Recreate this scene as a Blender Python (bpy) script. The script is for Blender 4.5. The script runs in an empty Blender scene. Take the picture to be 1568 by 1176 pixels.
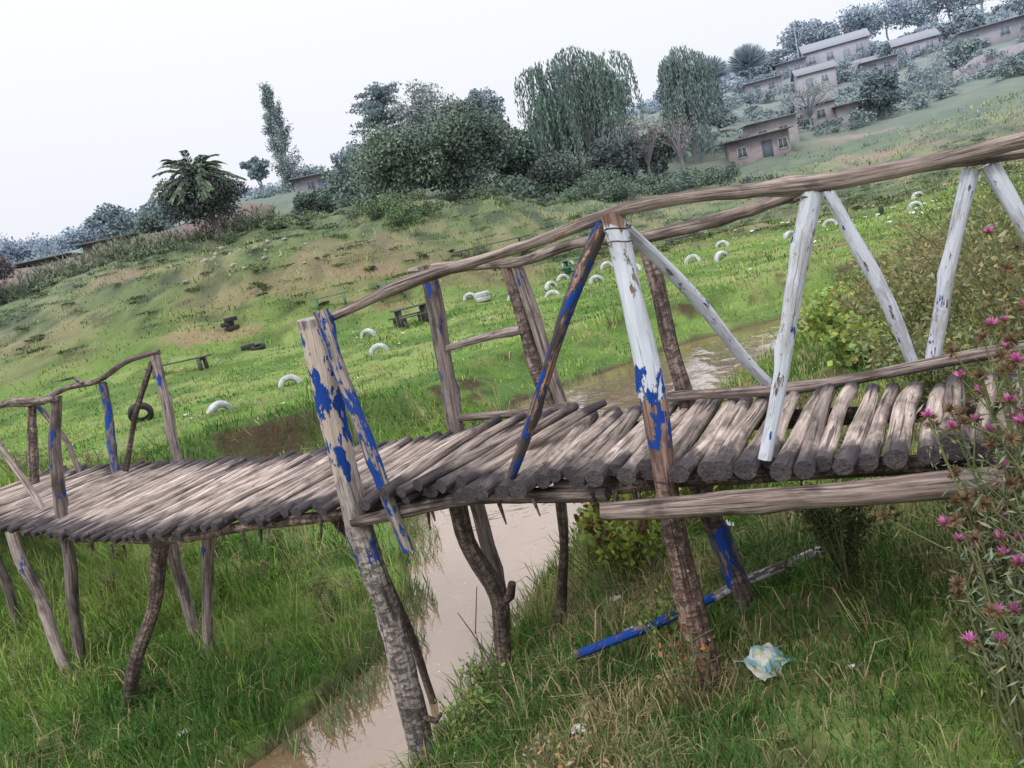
import bpy, math, random
import numpy as np
from mathutils import Vector, Matrix
random.seed(7); RNG=np.random.default_rng(7)
scene=bpy.context.scene
COL=scene.collection

# ------------------------------------------------------------------ utilities
def vnoise(x,y,seed=0):
    x=np.asarray(x,float);y=np.asarray(y,float)
    xi=np.floor(x).astype(np.int64);yi=np.floor(y).astype(np.int64)
    fx=x-xi;fy=y-yi;fx=fx*fx*(3-2*fx);fy=fy*fy*(3-2*fy)
    def hsh(a,b):
        n=(a*374761393+b*668265263+seed*974634777)&0x7fffffff
        n=((n^(n>>13))*1274126177)&0x7fffffff
        return ((n^(n>>16))&0xffff)/65535.0
    return (hsh(xi,yi)*(1-fx)*(1-fy)+hsh(xi+1,yi)*fx*(1-fy)+hsh(xi,yi+1)*(1-fx)*fy+hsh(xi+1,yi+1)*fx*fy)
def fbm(x,y,seed=0,o=4):
    s=0;a=.5;t=0
    for i in range(o):
        s=s+a*vnoise(x*2**i,y*2**i,seed+i);t+=a;a*=.5
    return s/t-.5
def sstep(a,b,x):
    t=np.clip((x-a)/(b-a),0,1);return t*t*(3-2*t)

# ------------------------------------------------------------------ terrain
STREAM=np.array([(-6,-3,.7),(-4.3,1.2,.66),(-2.9,3.0,.64),(-1.95,3.9,.62),(-1.42,4.75,.58),(-.95,5.7,.58),(-.66,6.8,.74),(-.2,8.7,1.4),(.6,10.8,1.85),(2.0,13.3,2.3),(4.8,15.4,1.7),(8,16.3,1.1),(14,15.5,.9),(30,12,.9),(120,-10,1)])
CLIFF=np.array([(-60,-30),(-14,2),(-9.5,6.5),(-6.9,11),(-5.2,13.2),(-3.6,13.4),(-2.4,13.3),(-1.3,14.2),(-.3,16.6),(1.8,18.4),(5,19.1),(9,19.0),(15,17.6),(30,14),(120,-7)])
def polydist(x,y,P):
    best=np.full(x.shape,1e9);sgn=np.zeros(x.shape);w=np.zeros(x.shape)
    for i in range(len(P)-1):
        ax,ay=P[i][:2];bx,by=P[i+1][:2];dx,dy=bx-ax,by-ay;L=dx*dx+dy*dy
        t=np.clip(((x-ax)*dx+(y-ay)*dy)/L,0,1)
        px=x-(ax+t*dx);py=y-(ay+t*dy);d=np.hypot(px,py)
        m=d<best
        best=np.where(m,d,best);sgn=np.where(m,np.sign(dx*py-dy*px),sgn)
        if len(P[i])>2: w=np.where(m,P[i][2]*(1-t)+P[i+1][2]*t,w)
    return best,sgn,w      # sgn>0: left of direction (far bank)
TY=[18,26,34,38,44,52,60,75,90,110,140,180,260,600]
TA=[-.9,-.63,-.43,-.27,-.12,.02,.105,.29,.52,.72,1.0]
TZ=np.array([[-1.2,-1.1,-.6,.8,3.2,4.8,5.2,6.5,9,12,17,22,24,30],
[-1.3,-1.2,-.7,.8,3,5,5.4,7,9,12,17,22,24,30],
[-1.3,-1.25,-.3,1.2,3.8,5.5,6.2,7.8,10,13,17,20,22,28],
[-1.3,-1.3,-.9,.6,3.6,5.6,6.4,9,12.5,15,17,19,22,28],
[-1.3,-1.3,-1.1,0,2.2,5.1,6,8,11,13,16,18,22,28],
[-1.3,-1.3,-1.2,-.9,.9,4.2,5,7.5,10,12.5,16,19,23,28],
[-1.3,-1.3,-1.2,-1.0,-.3,2.2,3.3,6,9,12,17,20,24,28],
[-1.3,-1.3,-1.25,-1.1,-.9,.2,1.5,4.3,8,12.5,18,22,26,30],
[-1.2,-1.3,-1.3,-1.2,-1.0,.2,1.6,4,6,12,20,24,28,34],
[-.9,-1.1,-1.1,-.9,0,1.4,2.6,5,8,14,21,27,32,38],
[-.6,-.9,-.8,-.3,.8,2,3.5,6.5,10,16,23,30,36,42]])
def field(x,y):
    Y=np.clip(y,18,600);A=np.clip(x/Y,-.9,1.0)
    fi=np.interp(Y,TY,np.arange(len(TY)));fa=np.interp(A,TA,np.arange(len(TA)))
    i=np.clip(np.floor(fi).astype(int),0,len(TY)-2);j=np.clip(np.floor(fa).astype(int),0,len(TA)-2)
    ti=fi-i;tj=fa-j;tj=tj*tj*(3-2*tj)
    z=TZ[j,i]*(1-ti)*(1-tj)+TZ[j,i+1]*ti*(1-tj)+TZ[j+1,i]*(1-ti)*tj+TZ[j+1,i+1]*ti*tj
    amp=.12+.9*sstep(36,70,y)
    return z+amp*fbm(x*.22,y*.22,3)+.14*fbm(x*1.3,y*1.3,9)+ .9*sstep(30,40,y)*fbm(x*.45,y*.45,21)
def HS(x,y):
    x=np.asarray(x,float);y=np.asarray(y,float)
    d,sg,w=polydist(x,y,STREAM);s=d-w+.30*fbm(x*1.6,y*1.6,5)
    zr=np.interp(s,[-.6,0,.15,.5,1.2,2,3.5,6,12,40],[-2.25,-2.03,-1.78,-1.5,-1.12,-.97,-.74,-.5,-.45,-.3])
    zl=np.interp(s,[-.6,0,.15,.8,2.5,5],[-2.25,-2.03,-1.90,-1.80,-1.72,-1.62])
    c,cs,_=polydist(x,y,CLIFF);cd=c*cs+1.3*fbm(x*.8,y*.8,11)
    bank=np.exp(-(((x+4.6)/2.2)**2+((y-13.3)/2.5)**2))
    F=field(x,y)+(.08+.34*bank)*np.exp(-((cd-.45)/.7)**2)
    k=sstep(-.40-.5*(1-bank),.10+.35*(1-bank),cd)
    zl=zl-.12*bank
    zl=zl*(1-k)+F*k
    mound=1.35*np.exp(-(((x+7.0)/1.5)**2+((y-9.3)/1.6)**2))
    zl=np.where(sg>0,np.maximum(zl,np.minimum(zl+mound,-.5)),zl)
    z=np.where(sg>0,zl,zr+.12*fbm(x*.8,y*.8,2)*sstep(0,.4,s))
    z=z+.13*fbm(x*3.3,y*3.3,4)*sstep(0,.3,s)
    return z,s,sg,cd
def H(x,y): return float(HS(np.array([x]),np.array([y]))[0][0])
def bare_soil(x,y): return np.maximum(sstep(.50,.62,fbm(x*1.1,y*1.1,77)+.5),np.exp(-(((x+4.7)/1.2)**2+((y-13.2)/1.6)**2))*1.3*sstep(.3,.5,fbm(x*2,y*2,78)+.5))

def mesh_np(name,verts,faces_idx,nper,mat,col=None,smooth=False,extra=None,parent=None):
    me=bpy.data.meshes.new(name)
    nv=len(verts);nf=len(faces_idx)//nper if isinstance(nper,int) else len(nper)
    me.vertices.add(nv);me.vertices.foreach_set('co',np.asarray(verts,np.float32).ravel())
    me.loops.add(len(faces_idx));me.loops.foreach_set('vertex_index',np.asarray(faces_idx,np.int32))
    me.polygons.add(nf)
    if isinstance(nper,int):
        st=np.arange(nf)*nper
    else:
        nper=np.asarray(nper);st=np.concatenate([[0],np.cumsum(nper)[:-1]])
    me.polygons.foreach_set('loop_start',st.astype(np.int32))
    if smooth: me.polygons.foreach_set('use_smooth',np.ones(nf,bool))
    if col is not None:
        a=me.color_attributes.new('col','FLOAT_COLOR','POINT')
        c=np.ones((nv,4),np.float32);c[:,:3]=np.clip(col,0,1);a.data.foreach_set('color',c.ravel())
    if extra:
        for k,v in extra.items():
            if v.ndim==2:
                a=me.attributes.new(k,'FLOAT_VECTOR','POINT');a.data.foreach_set('vector',v.astype(np.float32).ravel())
            else:
                a=me.attributes.new(k,'FLOAT','POINT');a.data.foreach_set('value',v.astype(np.float32))
    me.update(calc_edges=True)
    me.materials.append(mat)
    ob=bpy.data.objects.new(name,me);COL.objects.link(ob)
    if parent: ob.parent=parent
    return ob
def empty(name,loc=(0,0,0)):
    e=bpy.data.objects.new(name,None);e.empty_display_size=.3;COL.objects.link(e);return e

# ------------------------------------------------------------------ materials
class NT:
    def __init__(s,name):
        s.m=bpy.data.materials.new(name);s.m.use_nodes=True;s.t=s.m.node_tree;s.t.nodes.clear()
        s.out=s.n('ShaderNodeOutputMaterial')
    def n(s,t,**k):
        x=s.t.nodes.new(t)
        for a,b in k.items(): setattr(x,a,b)
        return x
    def l(s,a,b): s.t.links.new(a,b)
    def math(s,op,a,b=None,c=None,clamp=False):
        x=s.n('ShaderNodeMath',operation=op);x.use_clamp=clamp
        for i,v in enumerate((a,b,c)):
            if v is None: continue
            if isinstance(v,(int,float)): x.inputs[i].default_value=v
            else: s.l(v,x.inputs[i])
        return x.outputs[0]
    def mix(s,f,a,b,mode='MIX'):
        x=s.n('ShaderNodeMix',data_type='RGBA',blend_type=mode)
        for i,v in ((0,f),(6,a),(7,b)):
            if isinstance(v,(int,float)): x.inputs[i].default_value=v
            elif isinstance(v,tuple): x.inputs[i].default_value=(*v,1)
            else: s.l(v,x.inputs[i])
        return x.outputs[2]
    def noise(s,vec,scale,detail=4,rough=.55,mp=None):
        x=s.n('ShaderNodeTexNoise');x.inputs['Scale'].default_value=scale;x.inputs['Detail'].default_value=detail;x.inputs['Roughness'].default_value=rough
        if mp:
            q=s.n('ShaderNodeMapping');q.inputs['Scale'].default_value=mp;s.l(vec,q.inputs[0]);vec=q.outputs[0]
        s.l(vec,x.inputs['Vector']);return x.outputs[0]
    def ss(s,v,a,b):
        x=s.n('ShaderNodeMapRange',interpolation_type='SMOOTHSTEP');s.l(v,x.inputs[0]);x.inputs[1].default_value=a;x.inputs[2].default_value=b;return x.outputs[0]
    def haze(s,col,amt=1.0):  # aerial haze tinted into the base colour by distance from the origin, no volume
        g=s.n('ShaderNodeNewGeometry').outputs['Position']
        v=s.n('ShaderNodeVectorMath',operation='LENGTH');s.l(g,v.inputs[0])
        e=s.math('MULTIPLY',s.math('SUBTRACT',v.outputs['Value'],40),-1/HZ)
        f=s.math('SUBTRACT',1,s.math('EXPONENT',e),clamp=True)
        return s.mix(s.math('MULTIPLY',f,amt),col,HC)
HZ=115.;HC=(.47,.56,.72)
def vcol_mat(name,rough=.8,transl=0.0,nscale=3.,namp=.35,bump=0.,haze=True,spec=.3,fine=None,hz=1.0,det=2,gain=1.):
    N=NT(name);c=N.n('ShaderNodeAttribute',attribute_name='col').outputs['Color']
    pos=N.n('ShaderNodeNewGeometry').outputs['Position']
    if namp:
        nz=N.noise(pos,nscale,det)
        k=N.math('MULTIPLY_ADD',nz,2*namp,1-namp)
        if fine:
            n2=N.noise(pos,fine,4,.7);k=N.math('MULTIPLY',k,N.math('MULTIPLY_ADD',n2,1.2,.4))
        x=N.n('ShaderNodeVectorMath',operation='SCALE');N.l(c,x.inputs[0]);N.l(k,x.inputs['Scale'])
        c=x.outputs[0]
    if gain!=1:
        x=N.n('ShaderNodeVectorMath',operation='SCALE');N.l(c,x.inputs[0]);x.inputs['Scale'].default_value=gain;c=x.outputs[0]
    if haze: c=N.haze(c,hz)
    if bump or spec:
        b=N.n('ShaderNodeBsdfPrincipled');N.l(c,b.inputs['Base Color']);b.inputs['Roughness'].default_value=rough
        b.inputs['Specular IOR Level'].default_value=spec
    else:
        b=N.n('ShaderNodeBsdfDiffuse');N.l(c,b.inputs[0])
    if bump:
        bp=N.n('ShaderNodeBump');bp.inputs['Strength'].default_value=bump;bp.inputs['Distance'].default_value=.05
        N.l(N.noise(pos,(fine or nscale*6),6,.7),bp.inputs['Height']);N.l(bp.outputs[0],b.inputs['Normal'])
    if transl:
        t=N.n('ShaderNodeBsdfTranslucent');N.l(c,t.inputs[0]);mx=N.n('ShaderNodeMixShader');mx.inputs[0].default_value=transl
        N.l(b.outputs[0],mx.inputs[1]);N.l(t.outputs[0],mx.inputs[2]);N.l(mx.outputs[0],N.out.inputs[0])
    else: N.l(b.outputs[0],N.out.inputs[0])
    return N.m
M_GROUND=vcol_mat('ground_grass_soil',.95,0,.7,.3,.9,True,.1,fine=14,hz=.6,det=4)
M_LEAF=vcol_mat('leaf',.6,0,.8,0,0,True,0,gain=1.7)  # gain lightens leaf colour to counter dark self-shadowing inside the crowns
M_LEAFN=vcol_mat('leaf_near',.6,.25,.8,0,0,False,0,gain=1.1)
M_GRASS=vcol_mat('grass_blade',.55,.25,2.,0,0,False,0,gain=1.12)
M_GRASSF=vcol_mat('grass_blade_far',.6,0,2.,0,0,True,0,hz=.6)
M_BARK=vcol_mat('tree_bark',.9,0,4,.3)

def wood_mat(name,c1,c2,layers=(),rough=.85,ends=None,streak=(45,45,3.5),rings=0):
    N=NT(name);v=N.n('ShaderNodeAttribute',attribute_name='lc').outputs['Vector'];tt=N.n('ShaderNodeAttribute',attribute_name='tt').outputs['Fac'];rr=N.n('ShaderNodeAttribute',attribute_name='rr').outputs['Fac']
    s1=N.noise(v,1,6,.65,mp=streak);s2=N.noise(v,1,4,.6,mp=(9,9,5))
    c=N.mix(N.ss(s1,.35,.68),c1,c2)
    c=N.mix(N.math('MULTIPLY',N.ss(s2,.46,.68),.7),c,tuple(.32*q for q in c1))
    crack=N.ss(N.noise(v,1,3,.5,mp=(70,70,2.2)),.60,.66);c=N.mix(N.math('MULTIPLY',crack,.75),c,(.03,.025,.025))
    k=N.math('MULTIPLY_ADD',rr,.75,.6)
    x=N.n('ShaderNodeVectorMath',operation='SCALE');N.l(c,x.inputs[0]);N.l(k,x.inputs['Scale']);c=x.outputs[0]
    hgt=N.math('SUBTRACT',s1,N.math('MULTIPLY',crack,.6))
    if rings:
        rg=N.noise(v,1,5,.7,mp=(16,16,42));rm=N.math('MULTIPLY',N.ss(rg,.48,.6),N.ss(tt,rings-.05,rings+.05))
        c=N.mix(N.math('MULTIPLY',rm,.7),c,(.07,.06,.06));hgt=N.math('SUBTRACT',hgt,rm)
    if ends:
        e=N.math('ABSOLUTE',N.math('SUBTRACT',tt,.5))
        e2=N.math('ADD',e,N.math('MULTIPLY',N.math('SUBTRACT',s2,.5),.45))
        c=N.mix(N.math('MULTIPLY',N.ss(e2,ends[0],ends[1]),ends[3]),c,ends[2])
    for (lcx,thr,soft,sc,t0,t1,amt) in layers:
        nz=N.noise(v,1,6,.65,mp=sc)
        m=N.math('MULTIPLY',N.ss(tt,t0-.04,t0+.04),N.math('SUBTRACT',1,N.ss(tt,t1-.04,t1+.04)))
        thn=N.math('ADD',nz,N.math('MULTIPLY',N.math('SUBTRACT',m,1),.6))
        f=N.math('MULTIPLY',N.ss(thn,thr-soft,thr+soft),amt)
        jj=N.math('MULTIPLY_ADD',s1,.7,.62)
        xx=N.n('ShaderNodeVectorMath',operation='SCALE');xx.inputs[0].default_value=lcx;N.l(jj,xx.inputs['Scale'])
        c=N.mix(f,c,xx.outputs[0]);hgt=N.math('ADD',hgt,N.math('MULTIPLY',f,.35))
    b=N.n('ShaderNodeBsdfPrincipled');N.l(c,b.inputs['Base Color']);b.inputs['Roughness'].default_value=rough;b.inputs['Specular IOR Level'].default_value=.25
    bp=N.n('ShaderNodeBump');bp.inputs['Strength'].default_value=.9;bp.inputs['Distance'].default_value=.010;N.l(hgt,bp.inputs['Height']);N.l(bp.outputs[0],b.inputs['Normal'])
    N.l(b.outputs[0],N.out.inputs[0]);return N.m
BLUE=(.010,.060,.33);WHITE=(.62,.67,.78)
W_DECK=wood_mat('weathered_poles',(.25,.205,.19),(.58,.49,.45),ends=(.26,.46,(.040,.036,.048),.9))
W_BEAM=wood_mat('beam_bark',(.15,.11,.10),(.40,.33,.31))
W_RAIL=wood_mat('rail_bark',(.11,.085,.08),(.40,.33,.31),layers=[((.45,.2,.07),.68,.02,(14,14,4),0,1,1)])
W_GREY=wood_mat('post_grey',(.17,.135,.13),(.44,.37,.36),layers=[(BLUE,.6,.015,(12,12,5),0,.35,1)])
W_FRONT=wood_mat('post_front_paint',(.20,.17,.16),(.46,.42,.41),layers=[((.60,.50,.45),.36,.05,(9,9,3),0,.32,.85),(BLUE,.50,.012,(13,13,6),0,.33,1),(BLUE,.58,.012,(14,14,9),.36,.52,.9),(BLUE,.60,.012,(12,12,7),.8,1,.9)],rings=.42)
W_MID=wood_mat('post_mid_paint',(.13,.075,.06),(.35,.24,.21),layers=[(WHITE,.40,.02,(13,13,6),0,.36,1),(BLUE,.50,.012,(18,18,9),.25,.45,1),((.6,.6,.6),.62,.015,(40,40,40),.5,1,.8)],rings=.5)
W_WHITE=wood_mat('white_paint_chipped',(.12,.09,.08),(.3,.22,.2),layers=[(WHITE,.39,.02,(20,20,7),-1,2,1),((.38,.37,.39),.56,.06,(12,12,5),-1,2,.6),(BLUE,.645,.012,(22,22,10),-1,2,1)],rough=.65)
W_BLUE=wood_mat('blue_paint_chipped',(.08,.07,.07),(.5,.27,.18),layers=[((.05,.05,.06),.47,.03,(12,12,5),-1,2,.9),(BLUE,.53,.012,(14,14,5),-1,2,1)],rough=.6)
W_BLUE2=wood_mat('blue_paint',(.16,.14,.14),(.40,.34,.32),layers=[(BLUE,.50,.015,(18,18,7),-1,2,1)],rough=.6)
W_BW=wood_mat('blue_white_pole',(.10,.08,.075),(.3,.22,.2),layers=[(BLUE,.42,.015,(16,16,6),0,.55,1),(WHITE,.47,.015,(16,16,6),.5,1,1)],rough=.6)
W_DARKB=wood_mat('dark_bark',(.10,.072,.064),(.30,.23,.21),layers=[((.5,.48,.48),.68,.015,(20,20,12),0,1,.7)],rings=.05)
def plain(name,c,rough=.7,amp=.3,sc=5,haze=True,bump=.3,metal=0):
    N=NT(name);p=N.n('ShaderNodeNewGeometry').outputs['Position'];nz=N.noise(p,sc,5,.65);n2=N.noise(p,sc*.2,3)
    col=N.mix(N.ss(nz,.3,.7),tuple(q*(1-amp) for q in c),tuple(min(1,q*(1+amp)) for q in c))
    col=N.mix(N.math('MULTIPLY',N.ss(n2,.45,.7),.4),col,tuple(q*.55 for q in c))
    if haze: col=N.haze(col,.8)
    b=N.n('ShaderNodeBsdfPrincipled');N.l(col,b.inputs['Base Color']);b.inputs['Roughness'].default_value=rough;b.inputs['Metallic'].default_value=metal
    b.inputs['Specular IOR Level'].default_value=.25
    bp=N.n('ShaderNodeBump');bp.inputs['Strength'].default_value=bump;bp.inputs['Distance'].default_value=.02;N.l(nz,bp.inputs['Height']);N.l(bp.outputs[0],b.inputs['Normal'])
    N.l(b.outputs[0],N.out.inputs[0]);return N.m
def brick(name,c1,c2,mortar,sc=2.2):
    N=NT(name);tc=N.n('ShaderNodeTexCoord').outputs['Object'];
    sp=N.n('ShaderNodeSeparateXYZ');N.l(tc,sp.inputs[0]);cb=N.n('ShaderNodeCombineXYZ');N.l(N.math('ADD',sp.outputs[0],sp.outputs[1]),cb.inputs[0]);N.l(sp.outputs[2],cb.inputs[1])
    br=N.n('ShaderNodeTexBrick');br.inputs['Scale'].default_value=sc;N.l(cb.outputs[0],br.inputs[0])
    br.inputs['Color1'].default_value=(*c1,1);br.inputs['Color2'].default_value=(*c2,1);br.inputs['Mortar'].default_value=(*mortar,1);br.inputs['Mortar Size'].default_value=.015
    nz=N.noise(tc,1.5,5,.65)
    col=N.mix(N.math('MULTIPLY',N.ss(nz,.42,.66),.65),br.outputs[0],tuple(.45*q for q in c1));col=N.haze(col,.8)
    b=N.n('ShaderNodeBsdfPrincipled');N.l(col,b.inputs['Base Color']);b.inputs['Roughness'].default_value=.9;N.l(b.outputs[0],N.out.inputs[0]);return N.m
M_MUD=brick('mud_brick',(.25,.18,.165),(.31,.225,.205),(.27,.215,.20))
M_RED=brick('red_brick',(.23,.15,.135),(.28,.19,.17),(.26,.215,.20))
M_PLAST=plain('plaster_pale',(.42,.35,.33),.9,.15,2)
M_ROOF=plain('roof_sheet_rust',(.12,.085,.08),.7,.3,2)
M_ROOFG=plain('roof_sheet_grey',(.20,.18,.19),.6,.3,2)
M_DARK=plain('opening_dark',(.03,.03,.035),.6,.2,3)
M_FRAME=plain('frame_white',(.5,.5,.5),.6,.1,3)
M_TYREW=plain('tyre_painted_white',(.50,.53,.56),.75,.3,9)
M_TYREB=plain('tyre_rubber',(.045,.045,.05),.8,.3,9)
M_BENCH=plain('bench_grey_wood',(.10,.10,.10),.8,.3,6)
M_BENCHG=plain('bench_green',(.10,.22,.16),.8,.3,6)
M_STONE=plain('rubble_stone',(.36,.33,.31),.9,.3,6)

# water: opaque silty body under a smooth, gently rippled reflecting surface
N=NT('muddy_water');p=N.n('ShaderNodeNewGeometry').outputs['Position']
c=N.mix(N.ss(N.noise(p,.8,3,.5,mp=(1.6,.5,1)),.35,.65),(.235,.155,.10),(.30,.205,.14))
foam=N.ss(N.noise(p,34,3,.6,mp=(1,.7,1)),.66,.69);foam=N.math('MULTIPLY',foam,N.ss(N.noise(p,1.4,3),.52,.60));c=N.mix(N.math('MULTIPLY',foam,.8),c,(.70,.68,.65))
b=N.n('ShaderNodeBsdfDiffuse');N.l(c,b.inputs[0]);g=N.n('ShaderNodeBsdfGlossy');g.inputs['Roughness'].default_value=.02;g.inputs['Color'].default_value=(.95,.93,.92,1)
hh=N.math('ADD',N.noise(p,2.4,1,.4,mp=(1.3,.8,1)),N.math('MULTIPLY',N.noise(p,9,1,.4,mp=(.8,1.6,1)),.22))
bp=N.n('ShaderNodeBump');bp.inputs['Strength'].default_value=1;bp.inputs['Distance'].default_value=.018;N.l(hh,bp.inputs['Height']);N.l(bp.outputs[0],g.inputs['Normal'])
fr=N.n('ShaderNodeFresnel');fr.inputs[0].default_value=1.6;N.l(bp.outputs[0],fr.inputs['Normal'])
mx=N.n('ShaderNodeMixShader');N.l(N.math('MULTIPLY_ADD',fr.outputs[0],1.5,.10,clamp=True),mx.inputs[0]);N.l(b.outputs[0],mx.inputs[1]);N.l(g.outputs[0],mx.inputs[2]);N.l(mx.outputs[0],N.out.inputs[0]);M_WATER=N.m

# ------------------------------------------------------------------ ground sheet
def axis(lo,flo,fhi,hi,st,g):
    a=list(np.arange(flo,fhi,st));s=st;x=a[-1]
    while x<hi: s*=g;x+=s;a.append(x)
    s=st;x=flo;pre=[]
    while x>lo: s*=g;x-=s;pre.append(x)
    return np.array(pre[::-1]+a)
xs=axis(-700,-9,7,700,.085,1.035);ys=axis(-300,0,20,900,.085,1.022)
X,Y=np.meshgrid(xs,ys);Xf,Yf=X.ravel(),Y.ravel()
Z,S,SG,CD=HS(Xf,Yf);V=np.stack([Xf,Yf,Z],1)
nx,ny=len(xs),len(ys)
ZZ=Z.reshape(ny,nx);gy,gx=np.gradient(ZZ,ys,xs);slope=np.hypot(gx,gy).ravel()
n1=fbm(Xf*.35,Yf*.35,31)+.5;n2=fbm(Xf*2.2,Yf*2.2,41)+.5;n3=fbm(Xf*.9,Yf*.9,33)+.5
def mixc(a,b,f): return a*(1-f[:,None])+np.array(b)*f[:,None]
c=np.tile(np.array([.135,.235,.06]),(len(Xf),1))
c=mixc(c,(.24,.31,.11),sstep(.42,.66,n1)*.8)
c=mixc(c,(.24,.22,.12),sstep(.52,.7,n2)*.45)
c=mixc(c,(.075,.145,.045),sstep(.5,.38,n3)*.7)
emb=sstep(33,42,Yf)
c=mixc(c,(.13,.16,.075),emb*.8)
c=mixc(c,(.25,.23,.13),emb*sstep(.5,.64,n1)*.6)
c=mixc(c,(.055,.08,.045),emb*sstep(.52,.36,n3)*.75)
c=mixc(c,(.25,.19,.13),emb*sstep(.56,.68,fbm(Xf*.13,Yf*.2,51)+.5)*.5)
c=mixc(c,(.075,.11,.05),sstep(58,70,Yf)*.65)
for (px,py,rx,ry) in [(-13,35.6,3.0,1.1),(-6,41,2.4,1.0),(-20,46,4,1.6),(30,60,4,3),(-4.5,36,1.0,.5),(11,24,1.5,.7),(36,72,5,2)]:
    g=np.exp(-(((Xf-px)/rx)**2+((Yf-py)/ry)**2))+.5*(n2-.5)
    c=mixc(c,(.28,.20,.145),sstep(.4,.65,g)*.7)
cov=bare_soil(Xf,Yf)
c=mixc(c,(.085,.062,.045),np.clip(sstep(.55,1.0,slope)*(Yf<24)*(.12+.8*cov),0,1))
c=mixc(c,(.20,.15,.11),sstep(.9,1.5,slope)*(Yf>24)*.6)
c=mixc(c,(.11,.08,.058),sstep(.18,.02,S))
near=(SG<0)&(Yf<9)
c=mixc(c,(.19,.15,.09),near*sstep(.42,.60,n2)*.75)
idx=np.arange(nx*ny).reshape(ny,nx)
F=np.stack([idx[:-1,:-1],idx[:-1,1:],idx[1:,1:],idx[1:,:-1]],-1).reshape(-1)
mesh_np('ground',V,F,4,M_GROUND,c,True)
wp=[];
for i in range(len(STREAM)-1):
    a=STREAM[i];b_=STREAM[i+1];n=8
    for k in range(n): wp.append(a*(1-k/n)+b_*k/n)
wp=np.array(wp);tg=np.gradient(wp[:,:2],axis=0);tg/=np.linalg.norm(tg,axis=1)[:,None];nr=np.stack([-tg[:,1],tg[:,0]],1)
Wv=[];
for q,nn in zip(wp,nr):
    for k in (-1,-.33,.33,1): Wv.append((q[0]+nn[0]*k*(q[2]+.35),q[1]+nn[1]*k*(q[2]+.35),-1.985))
wf=[]
for i in range(len(wp)-1):
    for k in range(3): wf+=[i*4+k,i*4+4+k,i*4+5+k,i*4+k+1]
Wv=np.array(Wv);e1=Wv[wf[1]]-Wv[wf[0]];e2=Wv[wf[2]]-Wv[wf[0]]
if np.cross(e1,e2)[2]<0: wf=np.array(wf).reshape(-1,4)[:,::-1].ravel()
mesh_np('stream_water',Wv,wf,4,M_WATER,smooth=False)

# ------------------------------------------------------------------ tubes / logs
class Tubes:
    def __init__(s): s.v=[];s.f=[];s.n=[];s.lc=[];s.tt=[];s.rr=[];s.cc=[]
    def add(s,pts,rad,seg=10,wob=.0,sub=.12,rj=.06,col=(.2,.16,.14),rnd=None,knots=0):
        pts=[Vector(p) for p in pts]
        if not isinstance(rad,(list,tuple)): rad=[rad]*len(pts)
        P=[];R=[]
        for i in range(len(pts)-1):
            L=(pts[i+1]-pts[i]).length;n=max(1,int(L/sub))
            for k in range(n):
                t=k/n;P.append(pts[i].lerp(pts[i+1],t));R.append(rad[i]*(1-t)+rad[i+1]*t)
        P.append(pts[-1]);R.append(rad[-1])
        if len(pts)>2 and len(P)>6:
            for _ in range(2):
                P=[P[0]]+[(P[i-1]+P[i]*2+P[i+1])/4 for i in range(1,len(P)-1)]+[P[-1]]
        ph=[random.uniform(0,6.28) for _ in range(4)];fr=random.uniform(2.0,4.5)
        off=random.uniform(0,50);rv=random.random() if rnd is None else rnd;el=random.uniform(.86,1.0)
        tot=sum((P[i+1]-P[i]).length for i in range(len(P)-1));ac=0;base=len(s.v)
        d0=(P[1]-P[0]).normalized();up=Vector((0,0,1)) if abs(d0.z)<.9 else Vector((0,1,0))
        u=d0.cross(up).normalized()
        lump=[random.uniform(-1,1) for _ in range(seg)]
        kn=[(random.uniform(0,tot),random.uniform(0,6.28),random.uniform(.25,.5)) for _ in range(knots)]
        for i,p in enumerate(P):
            if i: ac+=(P[i]-P[i-1]).length
            d=(P[min(i+1,len(P)-1)]-P[max(i-1,0)]).normalized()
            u=(u-d*u.dot(d)).normalized();w=d.cross(u)
            p=p+u*wob*math.sin(fr*ac+ph[0])+w*wob*math.sin(fr*1.3*ac+ph[1])+u*wob*.3*math.sin(9*ac+ph[2])
            rr=R[i]*(1+rj*math.sin(7*ac+ph[3])+rj*random.uniform(-.7,.7))
            for k in range(seg):
                a=2*math.pi*k/seg;r=rr*(1+.6*rj*lump[k]+rj*.35*random.uniform(-1,1))
                for (ka,kt,kh) in kn: r+=R[i]*kh*math.exp(-((ac-ka)/.045)**2)*max(0,math.cos(a-kt))**3
                q=p+u*math.cos(a)*r+w*math.sin(a)*r*el
                s.v.append(q[:]);s.lc.append((math.cos(a)*R[i]*1.3+off,math.sin(a)*R[i]*1.3,ac+off));s.tt.append(ac/tot);s.rr.append(rv);s.cc.append(col)
        for i in range(len(P)-1):
            for k in range(seg):
                a=base+i*seg+k;b=base+i*seg+(k+1)%seg
                s.f+=[a,b,b+seg,a+seg];s.n.append(4)
        for e,i in ((0,0),(1,len(P)-1)):       # flat sawn ends: own ring of vertices
            b0=len(s.v)
            for k in range(seg):
                j=base+i*seg+k;s.v.append(s.v[j]);s.lc.append(s.lc[j]);s.tt.append(float(e));s.rr.append(rv);s.cc.append(col)
            s.v.append(tuple(sum(s.v[b0+k][j] for k in range(seg))/seg for j in range(3)));ci=len(s.v)-1
            s.lc.append((off,0,ac*e+off));s.tt.append(float(e));s.rr.append(rv);s.cc.append(col)
            for k in range(seg):
                a=b0+k;b=b0+(k+1)%seg
                s.f+=([b,a,ci] if e==0 else [a,b,ci]);s.n.append(3)
    def make(s,name,mat,parent=None):
        return mesh_np(name,np.array(s.v),s.f,s.n,mat,np.array(s.cc),True,{'lc':np.array(s.lc),'tt':np.array(s.tt),'rr':np.array(s.rr)},parent)
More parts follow.
